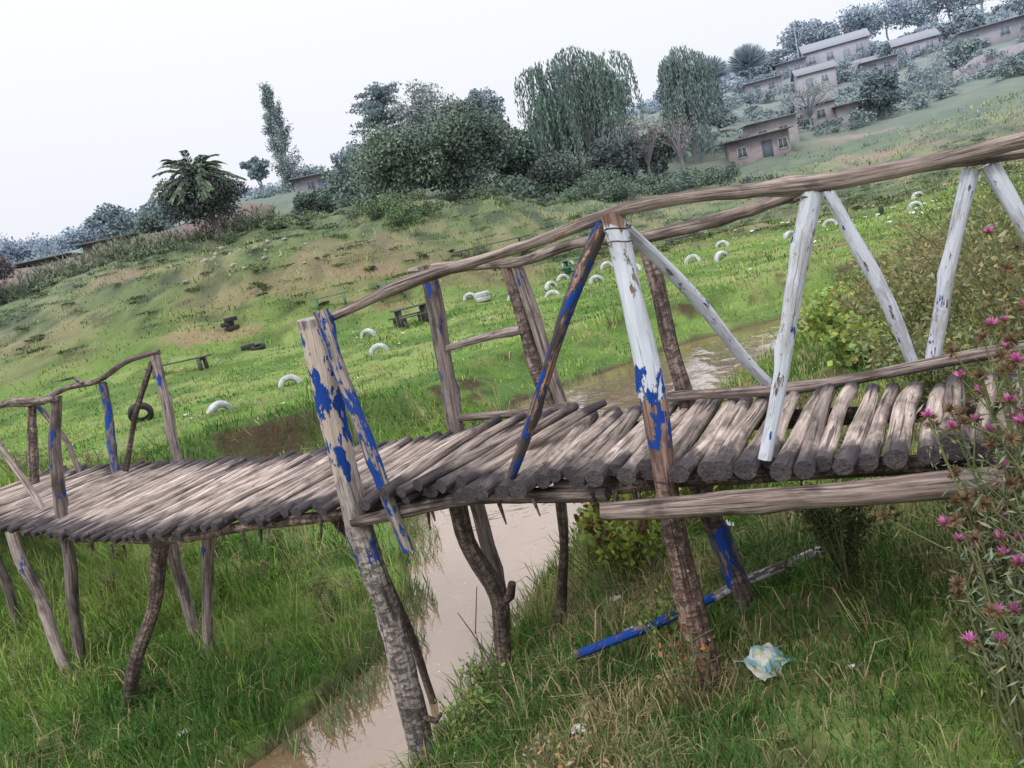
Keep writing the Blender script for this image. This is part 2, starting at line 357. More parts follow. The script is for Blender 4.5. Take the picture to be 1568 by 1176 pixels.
def tube(name,mat,pts,rad,parent=None,**k):
    t=Tubes();t.add(pts,rad,**k);return t.make(name,mat,parent)

BR=empty('wooden_footbridge')
NE=[(3.3,1.4,.02),(2.4,1.9,0),(1.46,2.42,0),(.81,2.78,0),(.50,3.06,-.02),(-.24,3.45,-.05),(-.96,3.98,-.12),(-1.61,4.37,-.2),(-2.77,5.11,-.33),(-4.2,6.3,-.38),(-5.7,7.7,-.42),(-6.5,8.5,-.45)]
FE=[(3.9,2.0,.02),(2.95,2.5,0),(1.93,3.10,0),(1.30,3.65,0),(.95,3.92,-.02),(.25,4.42,-.06),(-.40,4.85,-.10),(-1.0,5.3,-.17),(-2.05,6.15,-.27),(-3.45,7.5,-.33),(-5.0,8.7,-.40),(-5.8,9.5,-.43)]
def lerpPL(t,PL):
    i=min(int(t),len(PL)-2);return Vector(PL[i]).lerp(Vector(PL[i+1]),t-i)
T=Tubes();t=0.
while t<11:
    i=min(int(t),10);seg=(Vector(NE[i+1])-Vector(NE[i])).length
    a=lerpPL(t,NE);b=lerpPL(t,FE)
    right=a.x>-.3
    r=random.uniform(.028,.043) if right else random.uniform(.020,.033)
    d=(b-a).normalized();sk=random.uniform(-.035,.035)
    a=a-d*random.uniform(-.03,.12);b=b+d*random.uniform(-.06,.12)
    lift=random.uniform(-.010,.014)
    side=Vector((-d.y,d.x,0))
    b=b+side*sk;a=a+side*random.uniform(-.015,.015)
    if not(4.30<t<4.35): T.add([a+Vector((0,0,lift)),a.lerp(b,.5)+side*random.uniform(-.012,.012)+Vector((0,0,lift+random.uniform(-.006,.012))),b+Vector((0,0,lift+random.uniform(-.01,.015)))],[r*random.uniform(1.0,1.15),r,r*random.uniform(.78,.98)],seg=10,wob=.007,sub=.09,rj=.05,knots=random.choice([0,1,2]))
    t+=(2*r*random.uniform(1.0,1.16))/seg
for k in range(5):
    x=-.62+k*.1
    a=Vector((x-.12,3.64-.5*(x+.6),-.03+.008*k));b=a+Vector((.62+.05*k,.98-.06*k,.03+random.uniform(-.01,.03)))
    T.add([a,a.lerp(b,.5),b],[.033,.030,.024],seg=9,wob=.012,rj=.07)
T.make('deck_poles',W_DECK,BR)
def beam(name,PL,dz,r,inset,mat,i0=0,i1=None):
    OT=FE if PL is NE else NE;pts=[]
    for a,b in list(zip(PL,OT))[i0:i1]:
        a=Vector(a);b=Vector(b);p=a+(b-a).normalized()*inset;pts.append((p.x,p.y,p.z+dz))
    tube(name,mat,pts,r,BR,wob=.012)
tube('near_beam_right',W_BEAM,[(.24,2.93,-.115),(.9,2.60,-.085),(1.46,2.30,-.075),(2.5,1.72,-.07),(3.4,1.2,-.05)],[.042,.048,.048,.048,.044],BR,wob=.014,knots=6,rj=.07,rnd=.45)
tube('near_beam_right_inner',W_DARKB,[(.1,3.4,-.12),(1.46,2.6,-.09),(3.3,1.55,-.07)],.045,BR,wob=.01)
beam('near_beam_left',NE,-.085,.038,.08,W_DARKB,4)
beam('far_beam',FE,-.085,.045,.1,W_DARKB)
tube('near_beam_mid',W_RAIL,[(-.98,3.88,-.20),(-.3,3.55,-.13),(.3,3.2,-.12)],.032,BR,wob=.012,knots=3)
def post(name,mat,pts,rad,ground=True,**k):
    pts=[tuple(p) for p in pts];rad=list(rad)
    if ground:
        x,y,z=pts[-1];g=H(x,y)-.25
        if g<z-.05: pts.append((x,y,g));rad.append(rad[-1])
    k.setdefault('knots',4);k.setdefault('sub',.08)
    tube(name,mat,pts,rad,BR,**k)
post('front_post',W_FRONT,[(-.90,3.86,.87),(-.93,3.9,.3),(-.95,3.92,-.11),(-.92,3.88,-.9),(-.95,3.8,-1.7)],[.080,.072,.068,.068,.074],wob=.014,seg=16,rj=.06,rnd=.75,knots=7)
post('front_brace',W_BLUE2,[(-.83,3.80,.90),(-.78,3.76,.3),(-.71,3.70,-.37)],[.036,.036,.03],False,wob=.010,rnd=.8)
post('near_post',W_MID,[(.52,3.07,1.03),(.54,3.03,.5),(.54,2.99,-.01),(.52,2.97,-.3),(.53,2.93,-1.1)],[.045,.05,.05,.05,.055],wob=.012,seg=16,rj=.06,rnd=.6,knots=7)
post('blue_brace',W_BLUE,[(.50,3.10,1.0),(.2,3.25,.5),(-.12,3.40,-.03)],[.028,.028,.022],False,wob=.012)
post('white_brace',W_WHITE,[(.54,3.10,1.03),(.85,3.27,.58),(1.15,3.42,.14)],[.027,.03,.027],False,wob=.010,rnd=.55)
post('white_post',W_WHITE,[(1.165,2.70,.95),(1.01,2.71,.5),(.845,2.72,.03)],[.036,.032,.025],False,wob=.010,rnd=.55)
post('white_brace_far_1',W_WHITE,[(1.57,3.5,.94),(1.72,3.5,.5),(1.86,3.48,.02)],[.03,.032,.03],False,wob=.010,rnd=.45)
post('white_brace_far_2',W_WHITE,[(2.10,3.3,.88),(1.98,3.35,.45),(1.88,3.38,.03)],[.034,.033,.03],False,wob=.010,rnd=.5)
post('white_brace_far_3',W_WHITE,[(2.16,3.27,.88),(2.28,3.2,.5),(2.42,3.1,.05)],[.036,.036,.033],False,wob=.010,rnd=.4)
post('white_brace_far_4',W_WHITE,[(2.95,2.8,.88),(2.8,2.9,.5),(2.5,3.0,.05)],[.036,.036,.033],False,wob=.010,rnd=.5)
post('far_post_1',W_GREY,[(-.39,5.2,.99),(-.41,5.12,.4),(-.42,5.0,-.11),(-.42,5.0,-1.2)],[.055,.058,.055,.05],wob=.014,seg=12)
post('far_post_2',W_DARKB,[(.12,4.84,.88),(.17,4.75,.3),(.22,4.62,-.12),(.08,4.6,-.9),(-.1,4.6,-1.6)],[.034,.04,.04,.03,.034],wob=.014,rnd=.8)
post('far_post_2b',W_GREY,[(.20,4.80,.86),(.235,4.72,.3),(.27,4.6,-.2)],[.034,.04,.038],False,wob=.012)
post('far_post_3',W_DARKB,[(.81,4.0,.84),(.85,3.95,.4),(.89,3.9,.0),(.80,3.6,-.3)],[.038,.043,.043,.04],False,wob=.02)
post('far_post_3_lower',W_DARKB,[(.76,3.5,-.1),(.78,3.47,-.4),(.88,3.4,-1.0)],[.045,.048,.05],wob=.01)
tube('far_post_3_blue_band',W_BLUE2,[(.795,3.465,-.5),(.84,3.43,-.8)],[.054,.054],BR,rj=.03)
post('support_near_mid',W_DARKB,[(-.43,3.92,-.1),(-.42,4.0,-.5),(-.33,4.1,-.9),(-.44,4.25,-1.4)],[.06,.045,.055,.045],wob=.014,seg=12,rnd=.7)
tube('support_stub',W_DARKB,[(-.36,4.12,-.95),(-.28,4.08,-.90),(-.25,4.06,-.82)],[.04,.03,.022],BR)
tube('front_post_stub',W_DARKB,[(-.92,3.82,-1.32),(-.80,3.77,-1.36),(-.76,3.75,-1.31)],[.022,.018,.010],BR)
post('near_top_rail',W_RAIL,[(-.86,3.88,.86),(-.3,3.58,.93),(.2,3.28,1.0),(.52,3.08,1.035),(1.1,2.73,.985),(1.7,2.4,.95),(2.4,2.0,.94),(3.4,1.5,.93)],[.028,.032,.026,.028,.032,.03,.03,.03],False,wob=.014,rj=.08,rnd=.65,knots=12)
post('far_top_rail',W_RAIL,[(-.50,5.32,.97),(-.39,5.2,.95),(.17,4.8,.90),(.50,4.4,.93),(.81,4.03,.87),(1.57,3.52,.955),(2.1,3.28,.91),(3.1,2.75,.9),(4.0,2.2,.9)],[.03,.035,.033,.032,.032,.034,.034,.034,.034],False,wob=.016,rj=.08,rnd=.55,knots=12)
post('far_mid_rail',W_GREY,[(-.36,5.08,.44),(.12,4.72,.48)],[.024,.028],False,wob=.01)
post('far_kick_rail_1',W_RAIL,[(-.40,5.0,-.03),(.05,4.7,-.02),(.3,4.5,0)],[.025,.028,.025],False,wob=.01)
post('far_kick_rail_2',W_RAIL,[(.70,3.92,.05),(1.2,3.62,.06),(1.85,3.36,.06),(2.3,3.05,.10),(3.2,2.5,.16)],[.026,.03,.03,.03,.028],False,wob=.014,rnd=.65)
post('ground_pole',W_BW,[(.0,3.3,-.90),(.6,3.42,-.86),(1.36,3.6,-.80)],[.022,.024,.022],False,wob=.012)
post('left_near_post',W_GREY,[(-3.73,6.4,.64),(-3.82,6.34,.1),(-3.92,6.28,-.4),(-4.15,6.2,-1.8)],[.045,.05,.05,.05],wob=.02)
post('left_support_1',W_GREY,[(-4.45,6.45,-.4),(-4.35,6.3,-1.2),(-4.22,6.2,-1.8)],[.05,.05,.045],wob=.015)
post('left_support_2',W_DARKB,[(-2.78,5.6,-.42),(-2.95,5.5,-.9),(-3.22,5.45,-1.35),(-3.45,5.4,-1.8)],[.06,.055,.05,.045],wob=.025,rnd=.8)
post('left_support_3',W_GREY,[(-3.0,6.4,-.4),(-3.15,6.4,-.9),(-3.24,6.4,-1.6)],[.04,.05,.05],wob=.02)
post('left_support_4',W_GREY,[(-2.55,6.0,-.35),(-2.75,6.0,-1.0),(-2.92,6.0,-1.6)],[.05,.048,.045],wob=.015)
post('left_support_5',W_DARKB,[(-1.35,4.75,-.2),(-1.3,4.8,-.5),(-1.15,4.9,-.8),(-1.05,5.0,-1.6)],[.032,.032,.03,.03],wob=.01)
post('left_far_post_1',W_GREY,[(-3.40,7.7,.73),(-3.38,7.6,.2),(-3.36,7.45,-.35)],[.045,.05,.045],False,wob=.015)
post('left_far_post_blue',W_BLUE2,[(-4.11,7.95,.58),(-4.14,7.9,.1),(-4.16,7.8,-.35)],[.042,.042,.042],False,wob=.012)
post('left_far_brace',W_DARKB,[(-3.45,7.75,.68),(-3.7,7.6,.2),(-3.93,7.5,-.3)],[.028,.028,.028],False,wob=.012)
post('left_far_post_2',W_DARKB,[(-5.33,8.8,.5),(-5.45,8.7,.1),(-5.55,8.6,-.5)],[.045,.05,.05],False,wob=.02)
post('left_far_brace_2',W_GREY,[(-5.33,8.8,.45),(-5.1,8.75,0),(-5.0,8.6,-.4)],[.03,.03,.03],False,wob=.01)
post('left_near_brace',W_GREY,[(-4.9,7.2,.55),(-4.7,7.1,.1),(-4.45,6.9,-.4)],[.03,.03,.03],False,wob=.02)
post('left_near_post_2',W_GREY,[(-5.2,7.5,.6),(-5.25,7.4,.1),(-5.3,7.3,-.5)],[.045,.045,.045],wob=.02)
post('left_far_rail',W_RAIL,[(-6.6,9.5,.5),(-5.33,8.75,.5),(-4.11,7.95,.62),(-3.72,7.75,.73),(-3.34,7.7,.74)],[.04,.038,.034,.03,.03],False,wob=.02)
post('left_near_rail',W_RAIL,[(-6.6,8.7,.58),(-5.2,7.5,.62),(-3.73,6.4,.64),(-3.66,6.32,.64)],[.034,.034,.034,.032],False,wob=.02)
post('rail_side_branch',W_DARKB,[(-4.2,7.8,.62),(-4.32,7.9,.70),(-4.55,7.95,.70)],[.02,.016,.008],False,wob=.01)
T=Tubes()
for (x,y,z,r) in [(.53,3.03,.97,.058),(.53,3.02,.92,.056),(-.90,3.87,.74,.085),(1.14,2.71,.93,.045),(.53,2.98,-.05,.06)]:
    pts=[(x+r*math.cos(a),y+r*math.sin(a),z+.012*math.sin(a*2)) for a in np.linspace(0,6.28,14)];T.add(pts,.004,seg=5,rj=.02,sub=.05)
for k in range(26):
    tt=random.uniform(3.8,10);p=lerpPL(tt,NE);T.add([(p.x,p.y,p.z-.08),(p.x+random.uniform(-.03,.03),p.y-.02,p.z-random.uniform(.14,.20))],[.012,.004],seg=5)
T.make('ties_and_bark_strips',W_DARKB,BR)

# ------------------------------------------------------------------ leaf clouds
def quads(name,Cn,size,col,mat,asp=1.0,dirs=None,parent=None,flat=0.):
    n=len(Cn);size=np.broadcast_to(np.asarray(size,float),(n,))
    if dirs is None:
        dirs=RNG.normal(size=(n,3))
    dirs=dirs/np.linalg.norm(dirs,axis=1)[:,None]
    o=RNG.normal(size=(n,3));
    if flat: o[:,2]*=(1-flat)
    sd=np.cross(dirs,o);sd/=np.linalg.norm(sd,axis=1)[:,None]+1e-9
    d=dirs*size[:,None]*.5;s=sd*(size*.5/asp)[:,None]
    V=np.stack([Cn-d,Cn+s,Cn+d,Cn-s],1).reshape(-1,3)
    return mesh_np(name,V,np.arange(4*n),4,mat,np.repeat(col,4,axis=0),False,None,parent)
def colvar(base,n,amp=.3,hue=.12):
    k=RNG.uniform(1-amp,1+amp,(n,1));h=RNG.uniform(-hue,hue,(n,1))
    c=np.array(base)[None]*k;c=c*np.concatenate([1+h,np.ones((n,1)),1-h],1);return c
def clumps(cx,cy,z0,z1,w,ncl,nl,base):
    zc=(z0+z1)/2;rz=(z1-z0)/2;P=[];C=[];K=[]
    for i in range(ncl):
        while True:
            u=RNG.uniform(-1,1,3)
            if .15<np.linalg.norm(u)<1: break
        k=RNG.uniform(.20,.44)
        ctr=np.array([cx+u[0]*w/2*(1-k*.6),cy+u[1]*w/2*(1-k*.6),zc+u[2]*rz*(1-k*.8)])
        m=nl//ncl;d=RNG.normal(size=(m,3));d/=np.linalg.norm(d,axis=1)[:,None];rr=RNG.uniform(.2,1.2,(m,1))**.6
        P.append(ctr+d*rr*np.array([k*w*.5,k*w*.5,k*w*.40])*1.08);K.append(ctr)
        C.append(colvar(np.array(base)*RNG.uniform(.6,1.45),m))
    return np.concatenate(P),np.concatenate(C),np.array(K)
def tree(name,x,y,h,w,base,trunk=.25,ncl=26,nl=5000,ls=.28,tr=.18,z=None,bark=(.13,.10,.09),lean=0.):
    z=H(x,y) if z is None else z;e=empty(name)
    P,C,K=clumps(x+lean*h,y,z+h*trunk,z+h,w,ncl,nl,base)
    quads('crown',P,RNG.uniform(.6,1.4,len(P))*ls,C,M_LEAF,1.5,parent=e)
    T=Tubes();top=Vector((x+lean*h*.8,y,z+h*.75));b=Vector((x,y,z-.3))
    T.add([b,b.lerp(top,.4)+Vector((.05*h*random.uniform(-1,1),0,0)),top],[tr,tr*.75,tr*.25],seg=7,sub=.6,col=bark,wob=.05)
    for k in K[::2]:
        s=b.lerp(top,random.uniform(.3,.8));kk=Vector(k);T.add([s,s.lerp(kk,.5)+Vector((0,0,.1*h*random.uniform(-.3,.6))),kk],[tr*.45,tr*.25,tr*.08],seg=5,sub=.8,col=bark)
    T.make('trunk_and_limbs',M_BARK,e);return e
G1=(.065,.10,.045);G2=(.05,.08,.042)

def willow(x,y,h,w,seed):
    z=H(x,y);e=empty('willow_tree');P=[];D=[];C=[];S=[]
    K=[]
    for k in range(10):
        a=RNG.uniform(0,6.28);r=w*.5*RNG.uniform(.1,.85);K.append((x+r*math.cos(a),y+r*math.sin(a),z+h*RNG.uniform(.5,.9)))
    K.append((x,y,z+h*.93));K.append((x+.15*w,y,z+h*.86))
    for k in K:
        cr=w*RNG.uniform(.14,.26);sh=RNG.uniform(.55,1.3)
        for s in range(46):
            a=RNG.uniform(0,6.28);r=cr*math.sqrt(RNG.uniform());p0=np.array([k[0]+r*math.cos(a),k[1]+r*math.sin(a),k[2]+cr*.7*(1-(r/cr)**2)])
            L=min(p0[2]-z-.4,h*RNG.uniform(.15,.66));m=int(L*5)+3;t=np.linspace(0,1,m)
            out=np.array([math.cos(a),math.sin(a),0])*.55
            pts=p0+out*np.sqrt(t)[:,None]*.9+np.stack([0*t,0*t,-L*t+ .45*np.sin(3*t)],1)+RNG.normal(size=(m,3))*.08
            P.append(pts);D.append(np.tile([0,0,-1.],(m,1))+RNG.normal(size=(m,3))*.3);C.append(colvar(np.array((.048,.085,.044))*sh*RNG.uniform(.6,1.35),m,.25));S.append(RNG.uniform(.3,.55,m))
    quads('weeping_foliage',np.concatenate(P),np.concatenate(S),np.concatenate(C),M_LEAF,3.6,dirs=np.concatenate(D),parent=e)
    T=Tubes();b=Vector((x,y,z-.3));f=b+Vector((.2,0,h*.3));T.add([b,f],[.42,.34],seg=8,sub=.5,col=(.12,.10,.09),wob=.05)
    for k in K: T.add([f,f.lerp(Vector(k),.5)+Vector((0,0,.5)),Vector(k)],[.22,.14,.04],seg=6,sub=.6,col=(.12,.10,.09),wob=.06)
    T.make('trunk_and_limbs',M_BARK,e)
willow(10.8,68,11.0,8.8,1);willow(22.2,76,10.2,7.4,2);willow(7.6,71,6.0,4.6,4)
def poplar(x,y,h,w):
    z=H(x,y);e=empty('poplar_tree');P=[];C=[];T=Tubes()
    T.add([(x,y,z-.3),(x,y,z+h*.97)],[.3,.05],seg=7,sub=.8,col=(.36,.34,.34))
    for i in range(110):
        t=RNG.uniform(.03,.95);a=RNG.uniform(0,6.28);r=w*.5*min(1,.45+2.2*t)*(1.02-t)**.55*RNG.uniform(.3,1)
        s=Vector((x,y,z+h*t));q=s+Vector((r*math.cos(a),r*math.sin(a),h*.09*RNG.uniform(.5,1.2)))
        T.add([s,q],[.06,.02],seg=4,sub=1,col=(.36,.34,.34))
        m=120;u=RNG.uniform(.2,1.1,(m,1));P.append(np.array(s)*(1-u)+np.array(q)*u+RNG.normal(size=(m,3))*np.array([.24,.24,.4])*(.5+.5*(1-t)));C.append(colvar(np.array((.08,.11,.07))*RNG.uniform(.65,1.4),m))
    P=np.concatenate(P);quads('crown',P,RNG.uniform(.14,.34,len(P)),np.concatenate(C),M_LEAF,1.7,parent=e);T.make('trunk_and_limbs',M_BARK,e)
poplar(-20.2,95,12.4,4.6)
def cedar(x,y,h,w):
    z=H(x,y);e=empty('cedar_tree');P=[];C=[];T=Tubes();T.add([(x,y,z-.3),(x,y,z+h*.97)],[.3,.06],seg=7,sub=.8)
    for i in range(60):
        t=RNG.uniform(.25,.98);a=RNG.uniform(0,6.28);L=w*.5*(1.15-.6*t)*RNG.uniform(.5,1.1)
        s=np.array([x,y,z+h*t]);q=s+np.array([L*math.cos(a),L*math.sin(a),.12*L])
        T.add([tuple(s),tuple(q)],[.08,.02],seg=4,sub=1)
        m=150;u=RNG.uniform(.1,1.05,(m,1));P.append(s*(1-u)+q*u+RNG.normal(size=(m,3))*np.array([.36,.36,.13])-np.array([0,0,.15])*u);C.append(colvar(np.array((.05,.08,.055))*RNG.uniform(.7,1.3),m))
    P=np.concatenate(P);quads('crown',P,RNG.uniform(.25,.5,len(P)),np.concatenate(C),M_LEAF,2.2,parent=e,flat=.8);T.make('trunk_and_limbs',M_BARK,e)
cedar(-7.0,88,10.0,10.5)
def palm(x,y):
    z=H(x,y);e=empty('palm_tree')
    P,C,K=clumps(x,y,z+1.0,z+4.3,6.0,34,10000,(.042,.046,.036));quads('skirt_foliage',P,RNG.uniform(.15,.36,len(P)),C,M_LEAF,2.5,parent=e)
    T=Tubes();T.add([(x+.7,y,z-.3),(x+.35,y,z+1.4),(x,y,z+3.9)],[.17,.15,.3],seg=8,sub=.3,col=(.14,.11,.09))
    for k in range(4): T.add([(x+.4,y,z+.8),(x+random.uniform(-1.5,1.5),y+random.uniform(-1,1),z+2.4)],[.08,.03],seg=5,sub=.5,col=(.14,.11,.09))
    PP=[];DD=[];CC=[]
    for i in range(80):
        a=RNG.uniform(0,6.28);el=RNG.uniform(-.15,1.35);L=RNG.uniform(2.2,3.1);t=np.linspace(.06,1,40)
        hx=L*math.cos(el)*t+.25*t;zz=L*math.sin(el)*t-1.25*t**2.3
        q=np.stack([x+np.cos(a)*hx,y+np.sin(a)*hx,z+3.9+zz],1);tg=np.gradient(q,axis=0);tg/=np.linalg.norm(tg,axis=1)[:,None]
        side=np.array([-math.sin(a),math.cos(a),0]);k=colvar(np.array((.07,.10,.06))*RNG.uniform(.55,1.5),40,.2)
        for sg in (-1,1):
            d=tg*.8+side*sg*.7+np.array([0,0,-.3]);d/=np.linalg.norm(d,axis=1)[:,None]
            PP.append(q+d*.18);DD.append(d);CC.append(k)
        T.add([tuple(v) for v in q[::8]],[.03]*len(q[::8]),seg=4,sub=1,col=(.12,.13,.07))
    quads('fronds',np.concatenate(PP),.42,np.concatenate(CC),M_LEAF,6,dirs=np.concatenate(DD),parent=e);T.make('trunk_and_limbs',M_BARK,e)
palm(-16.9,52)
tree('broadleaf_tree',-4.9,60,6.6,8.0,(.08,.11,.068),.02,46,17000,.25,.2)
tree('broadleaf_tree',-.2,62,7.2,9.0,(.07,.10,.06),.02,46,19000,.25,.2)
tree('broadleaf_tree',4.0,66,5.8,5.6,G2,.05,26,7500,.27)
tree('broadleaf_tree',-2.4,82,10.4,7.5,(.15,.165,.14),.2,30,8000,.27)
tree('broadleaf_tree',4.8,108,11.4,5.6,G2,.22,22,5000,.36)
tree('broadleaf_tree',12.5,66,4.6,5.0,(.04,.055,.035),.02,24,6500,.26)
tree('broadleaf_tree',16.6,69,4.6,4.6,(.045,.06,.035),.02,24,6000,.26)
tree('broadleaf_tree',7.6,64,3.6,5.0,(.045,.06,.035),.0,20,5000,.24)
tree('broadleaf_tree',-9.5,72,5.2,7,G2,.0,24,6500,.3)
tree('broadleaf_tree',44.2,82,5.4,4.6,(.022,.045,.022),.0,22,6500,.28)
tree('broadleaf_tree',-30.6,50,3.8,3.4,(.10,.075,.075),.15,16,3500,.2)
tree('broadleaf_tree',-36,54,6.0,5.0,(.07,.08,.06),.1,20,4500,.26)
tree('broadleaf_tree',-24.5,62,3.0,3.6,G2,.0,14,3000,.24)
tree('broadleaf_tree',-11.5,60,2.4,3.4,G2,.0,14,3000,.22)
tree('broadleaf_tree',-27,108,5.5,4,G2,.3,14,2500,.4)
for (x,y,h,w) in [(-14.5,115,6,8),(-9,110,7,8),(-21,112,3.5,7),(20,118,8.5,6),(26,124,8,5),(14,112,8.5,8),(31,110,6,6),(3,112,6,7),(-38,100,5,7),(-46,104,6,6),(-32,104,4,7)]:
    tree('broadleaf_tree',x,y,h,w,G2,.1,18,3200,.42)
for (A,yy,hh,ww) in [(.445,150,9.5,8.5),(.475,152,9,7),(.515,150,9.5,9),(.555,152,10,10),(.60,148,11,10),(.635,148,11,10),(.675,145,10,10),(.72,142,11,11),(.77,140,10,10),(.65,118,4,5),(.75,104,7,8),(.41,132,5,6),(.38,140,5,5)]:
    tree('hilltop_tree',A*yy,yy,hh,ww,G2,.10,20,3200,.46)
for i in range(20):
    yy=random.uniform(88,128);A=random.uniform(.27,.82)
    if .43<A<.52 and yy>110: continue
    tree('hillside_tree',A*yy,yy,random.uniform(2.2,4.2),random.uniform(3,5),random.choice([G1,G2,(.045,.07,.035)]),.05,12,1500,.40,.12)
def bare(x,y,h,w,col=(.17,.14,.14),n=26,leaf=900):
    z=H(x,y);e=empty('bare_tree');T=Tubes();f=Vector((x,y,z+h*.3));T.add([(x,y,z-.3),f],[.16,.12],seg=6,sub=.5,col=col);P=[]
    for i in range(n):
        a=random.uniform(0,6.28);r=random.uniform(.2,.5)*w;q=Vector((x+r*math.cos(a),y+r*math.sin(a),z+h*random.uniform(.6,1)))
        m=f.lerp(q,.5)+Vector((0,0,.1*h));T.add([f,m,q],[.07,.04,.015],seg=4,sub=.6,col=col);P.append(q[:])
        for j in range(4):
            g=q+Vector((random.uniform(-.6,.6),random.uniform(-.6,.6),random.uniform(-.1,.6)));T.add([m.lerp(q,random.random()),g],[.025,.01],seg=3,sub=1,col=col);P.append(g[:])
    T.make('trunk_and_branches',M_BARK,e);P=np.array(P);P=P[RNG.integers(0,len(P),leaf)]+RNG.normal(size=(leaf,3))*.3
    quads('sparse_leaves',P,RNG.uniform(.12,.25,leaf),colvar((.13,.14,.09),leaf),M_LEAF,1.6,parent=e)
bare(37.2,84,4.6,5.5);bare(15.2,66,6.0,5,(.22,.165,.165),26,600);bare(18.6,68,5.4,4,(.22,.165,.165),20,450)
def yucca(x,y,h):
    z=H(x,y);e=empty('yucca_tree');T=Tubes();T.add([(x,y,z-.3),(x,y,z+h*.6)],[.25,.2],seg=6,sub=1);T.make('trunk',M_BARK,e)
    n=500;d=RNG.normal(size=(n,3));d[:,2]=np.abs(d[:,2])*1.1;d/=np.linalg.norm(d,axis=1)[:,None]
    quads('spiky_leaves',np.array([x,y,z+h*.6])+d*h*.24,h*.5,colvar((.07,.10,.07),n),M_LEAF,9,dirs=d,parent=e)
yucca(39,120,7);yucca(45.5,121,7);yucca(24,125,7.5)
def shrubmass(name,pts,base,ls,per=260,vary=.35,mat=None):
    P=[];C=[]
    for (x,y,h,w) in pts:
        z=H(x,y);m=int(per*max(1,w*h/3));k=max(3,int(w*2))
        for j in range(k):
            c0=np.array([x+RNG.uniform(-.4,.4)*w,y+RNG.uniform(-.4,.4)*w,z+h*RNG.uniform(.15,.7)]);mm=m//k
            d=RNG.normal(size=(mm,3));d/=np.linalg.norm(d,axis=1)[:,None]
            P.append(c0+d*RNG.uniform(.3,1,(mm,1))*np.array([w*.28,w*.28,h*.36]));C.append(colvar(np.array(base)*RNG.uniform(1-vary,1+vary),mm))
    P=np.concatenate(P);quads(name,P,RNG.uniform(.6,1.4,len(P))*ls,np.concatenate(C),mat or M_LEAF,1.7)
sh=[]
for i in range(330):
    yy=random.uniform(58,150);A=random.uniform(-.8,.85)
    if random.random()<.5: A=random.uniform(.3,.85);yy=random.uniform(78,145)
    if 58<yy<75 and .36<A: continue
    if abs(A-.36)<.05 and 66<yy<76: continue
    sh.append((A*yy,yy,random.uniform(.6,2.0),random.uniform(1.5,5)))
shrubmass('hillside_shrubs',sh,(.055,.085,.045),.34,200)
shrubmass('understory_shrubs',[(random.uniform(1,22),random.uniform(59,66),random.uniform(1.0,2.2),random.uniform(2,3.5)) for _ in range(40)],(.05,.08,.038),.20,420)
shrubmass('embankment_shrubs',[(random.uniform(-33,2),random.uniform(50,55),random.uniform(.3,1.0),random.uniform(1,2.5)) for _ in range(80)],(.075,.105,.045),.15,380)
shrubmass('slope_weeds',[(random.uniform(-34,34),random.uniform(37,52),random.uniform(.10,.35),random.uniform(.6,2.6)) for _ in range(420)],(.065,.09,.04),.10,170,.5)
shrubmass('embankment_bush',[(-4.2,48,1.8,2.6),(-2.6,49,1.5,2.6),(-5.4,49.5,1.5,2.0)],(.07,.11,.045),.14,900)
shrubmass('distant_trees',[(-83+random.uniform(-22,50),random.uniform(145,170),random.uniform(3.5,7),random.uniform(5,9)) for _ in range(40)]+[(random.uniform(-20,110),random.uniform(165,200),random.uniform(3,6),random.uniform(6,10)) for _ in range(24)],G2,.6,110)
def maize():
    P=[];D=[];C=[]
    for i in range(420):
        x=random.uniform(-33,-13);y=51.5+ (x+29)*.15+random.uniform(-.7,1.2);z=H(x,y);h=random.uniform(.7,1.4)
        for j in range(9):
            a=RNG.uniform(0,6.28);d=np.array([math.cos(a)*.6,math.sin(a)*.6,.7]);P.append(np.array([x,y,z+h*(j+1)/10])+d*.2);D.append(d);C.append(colvar((.12,.14,.075),1)[0])
    quads('maize_plants',np.array(P),.5,np.array(C),M_LEAF,7,dirs=np.array(D))
maize()

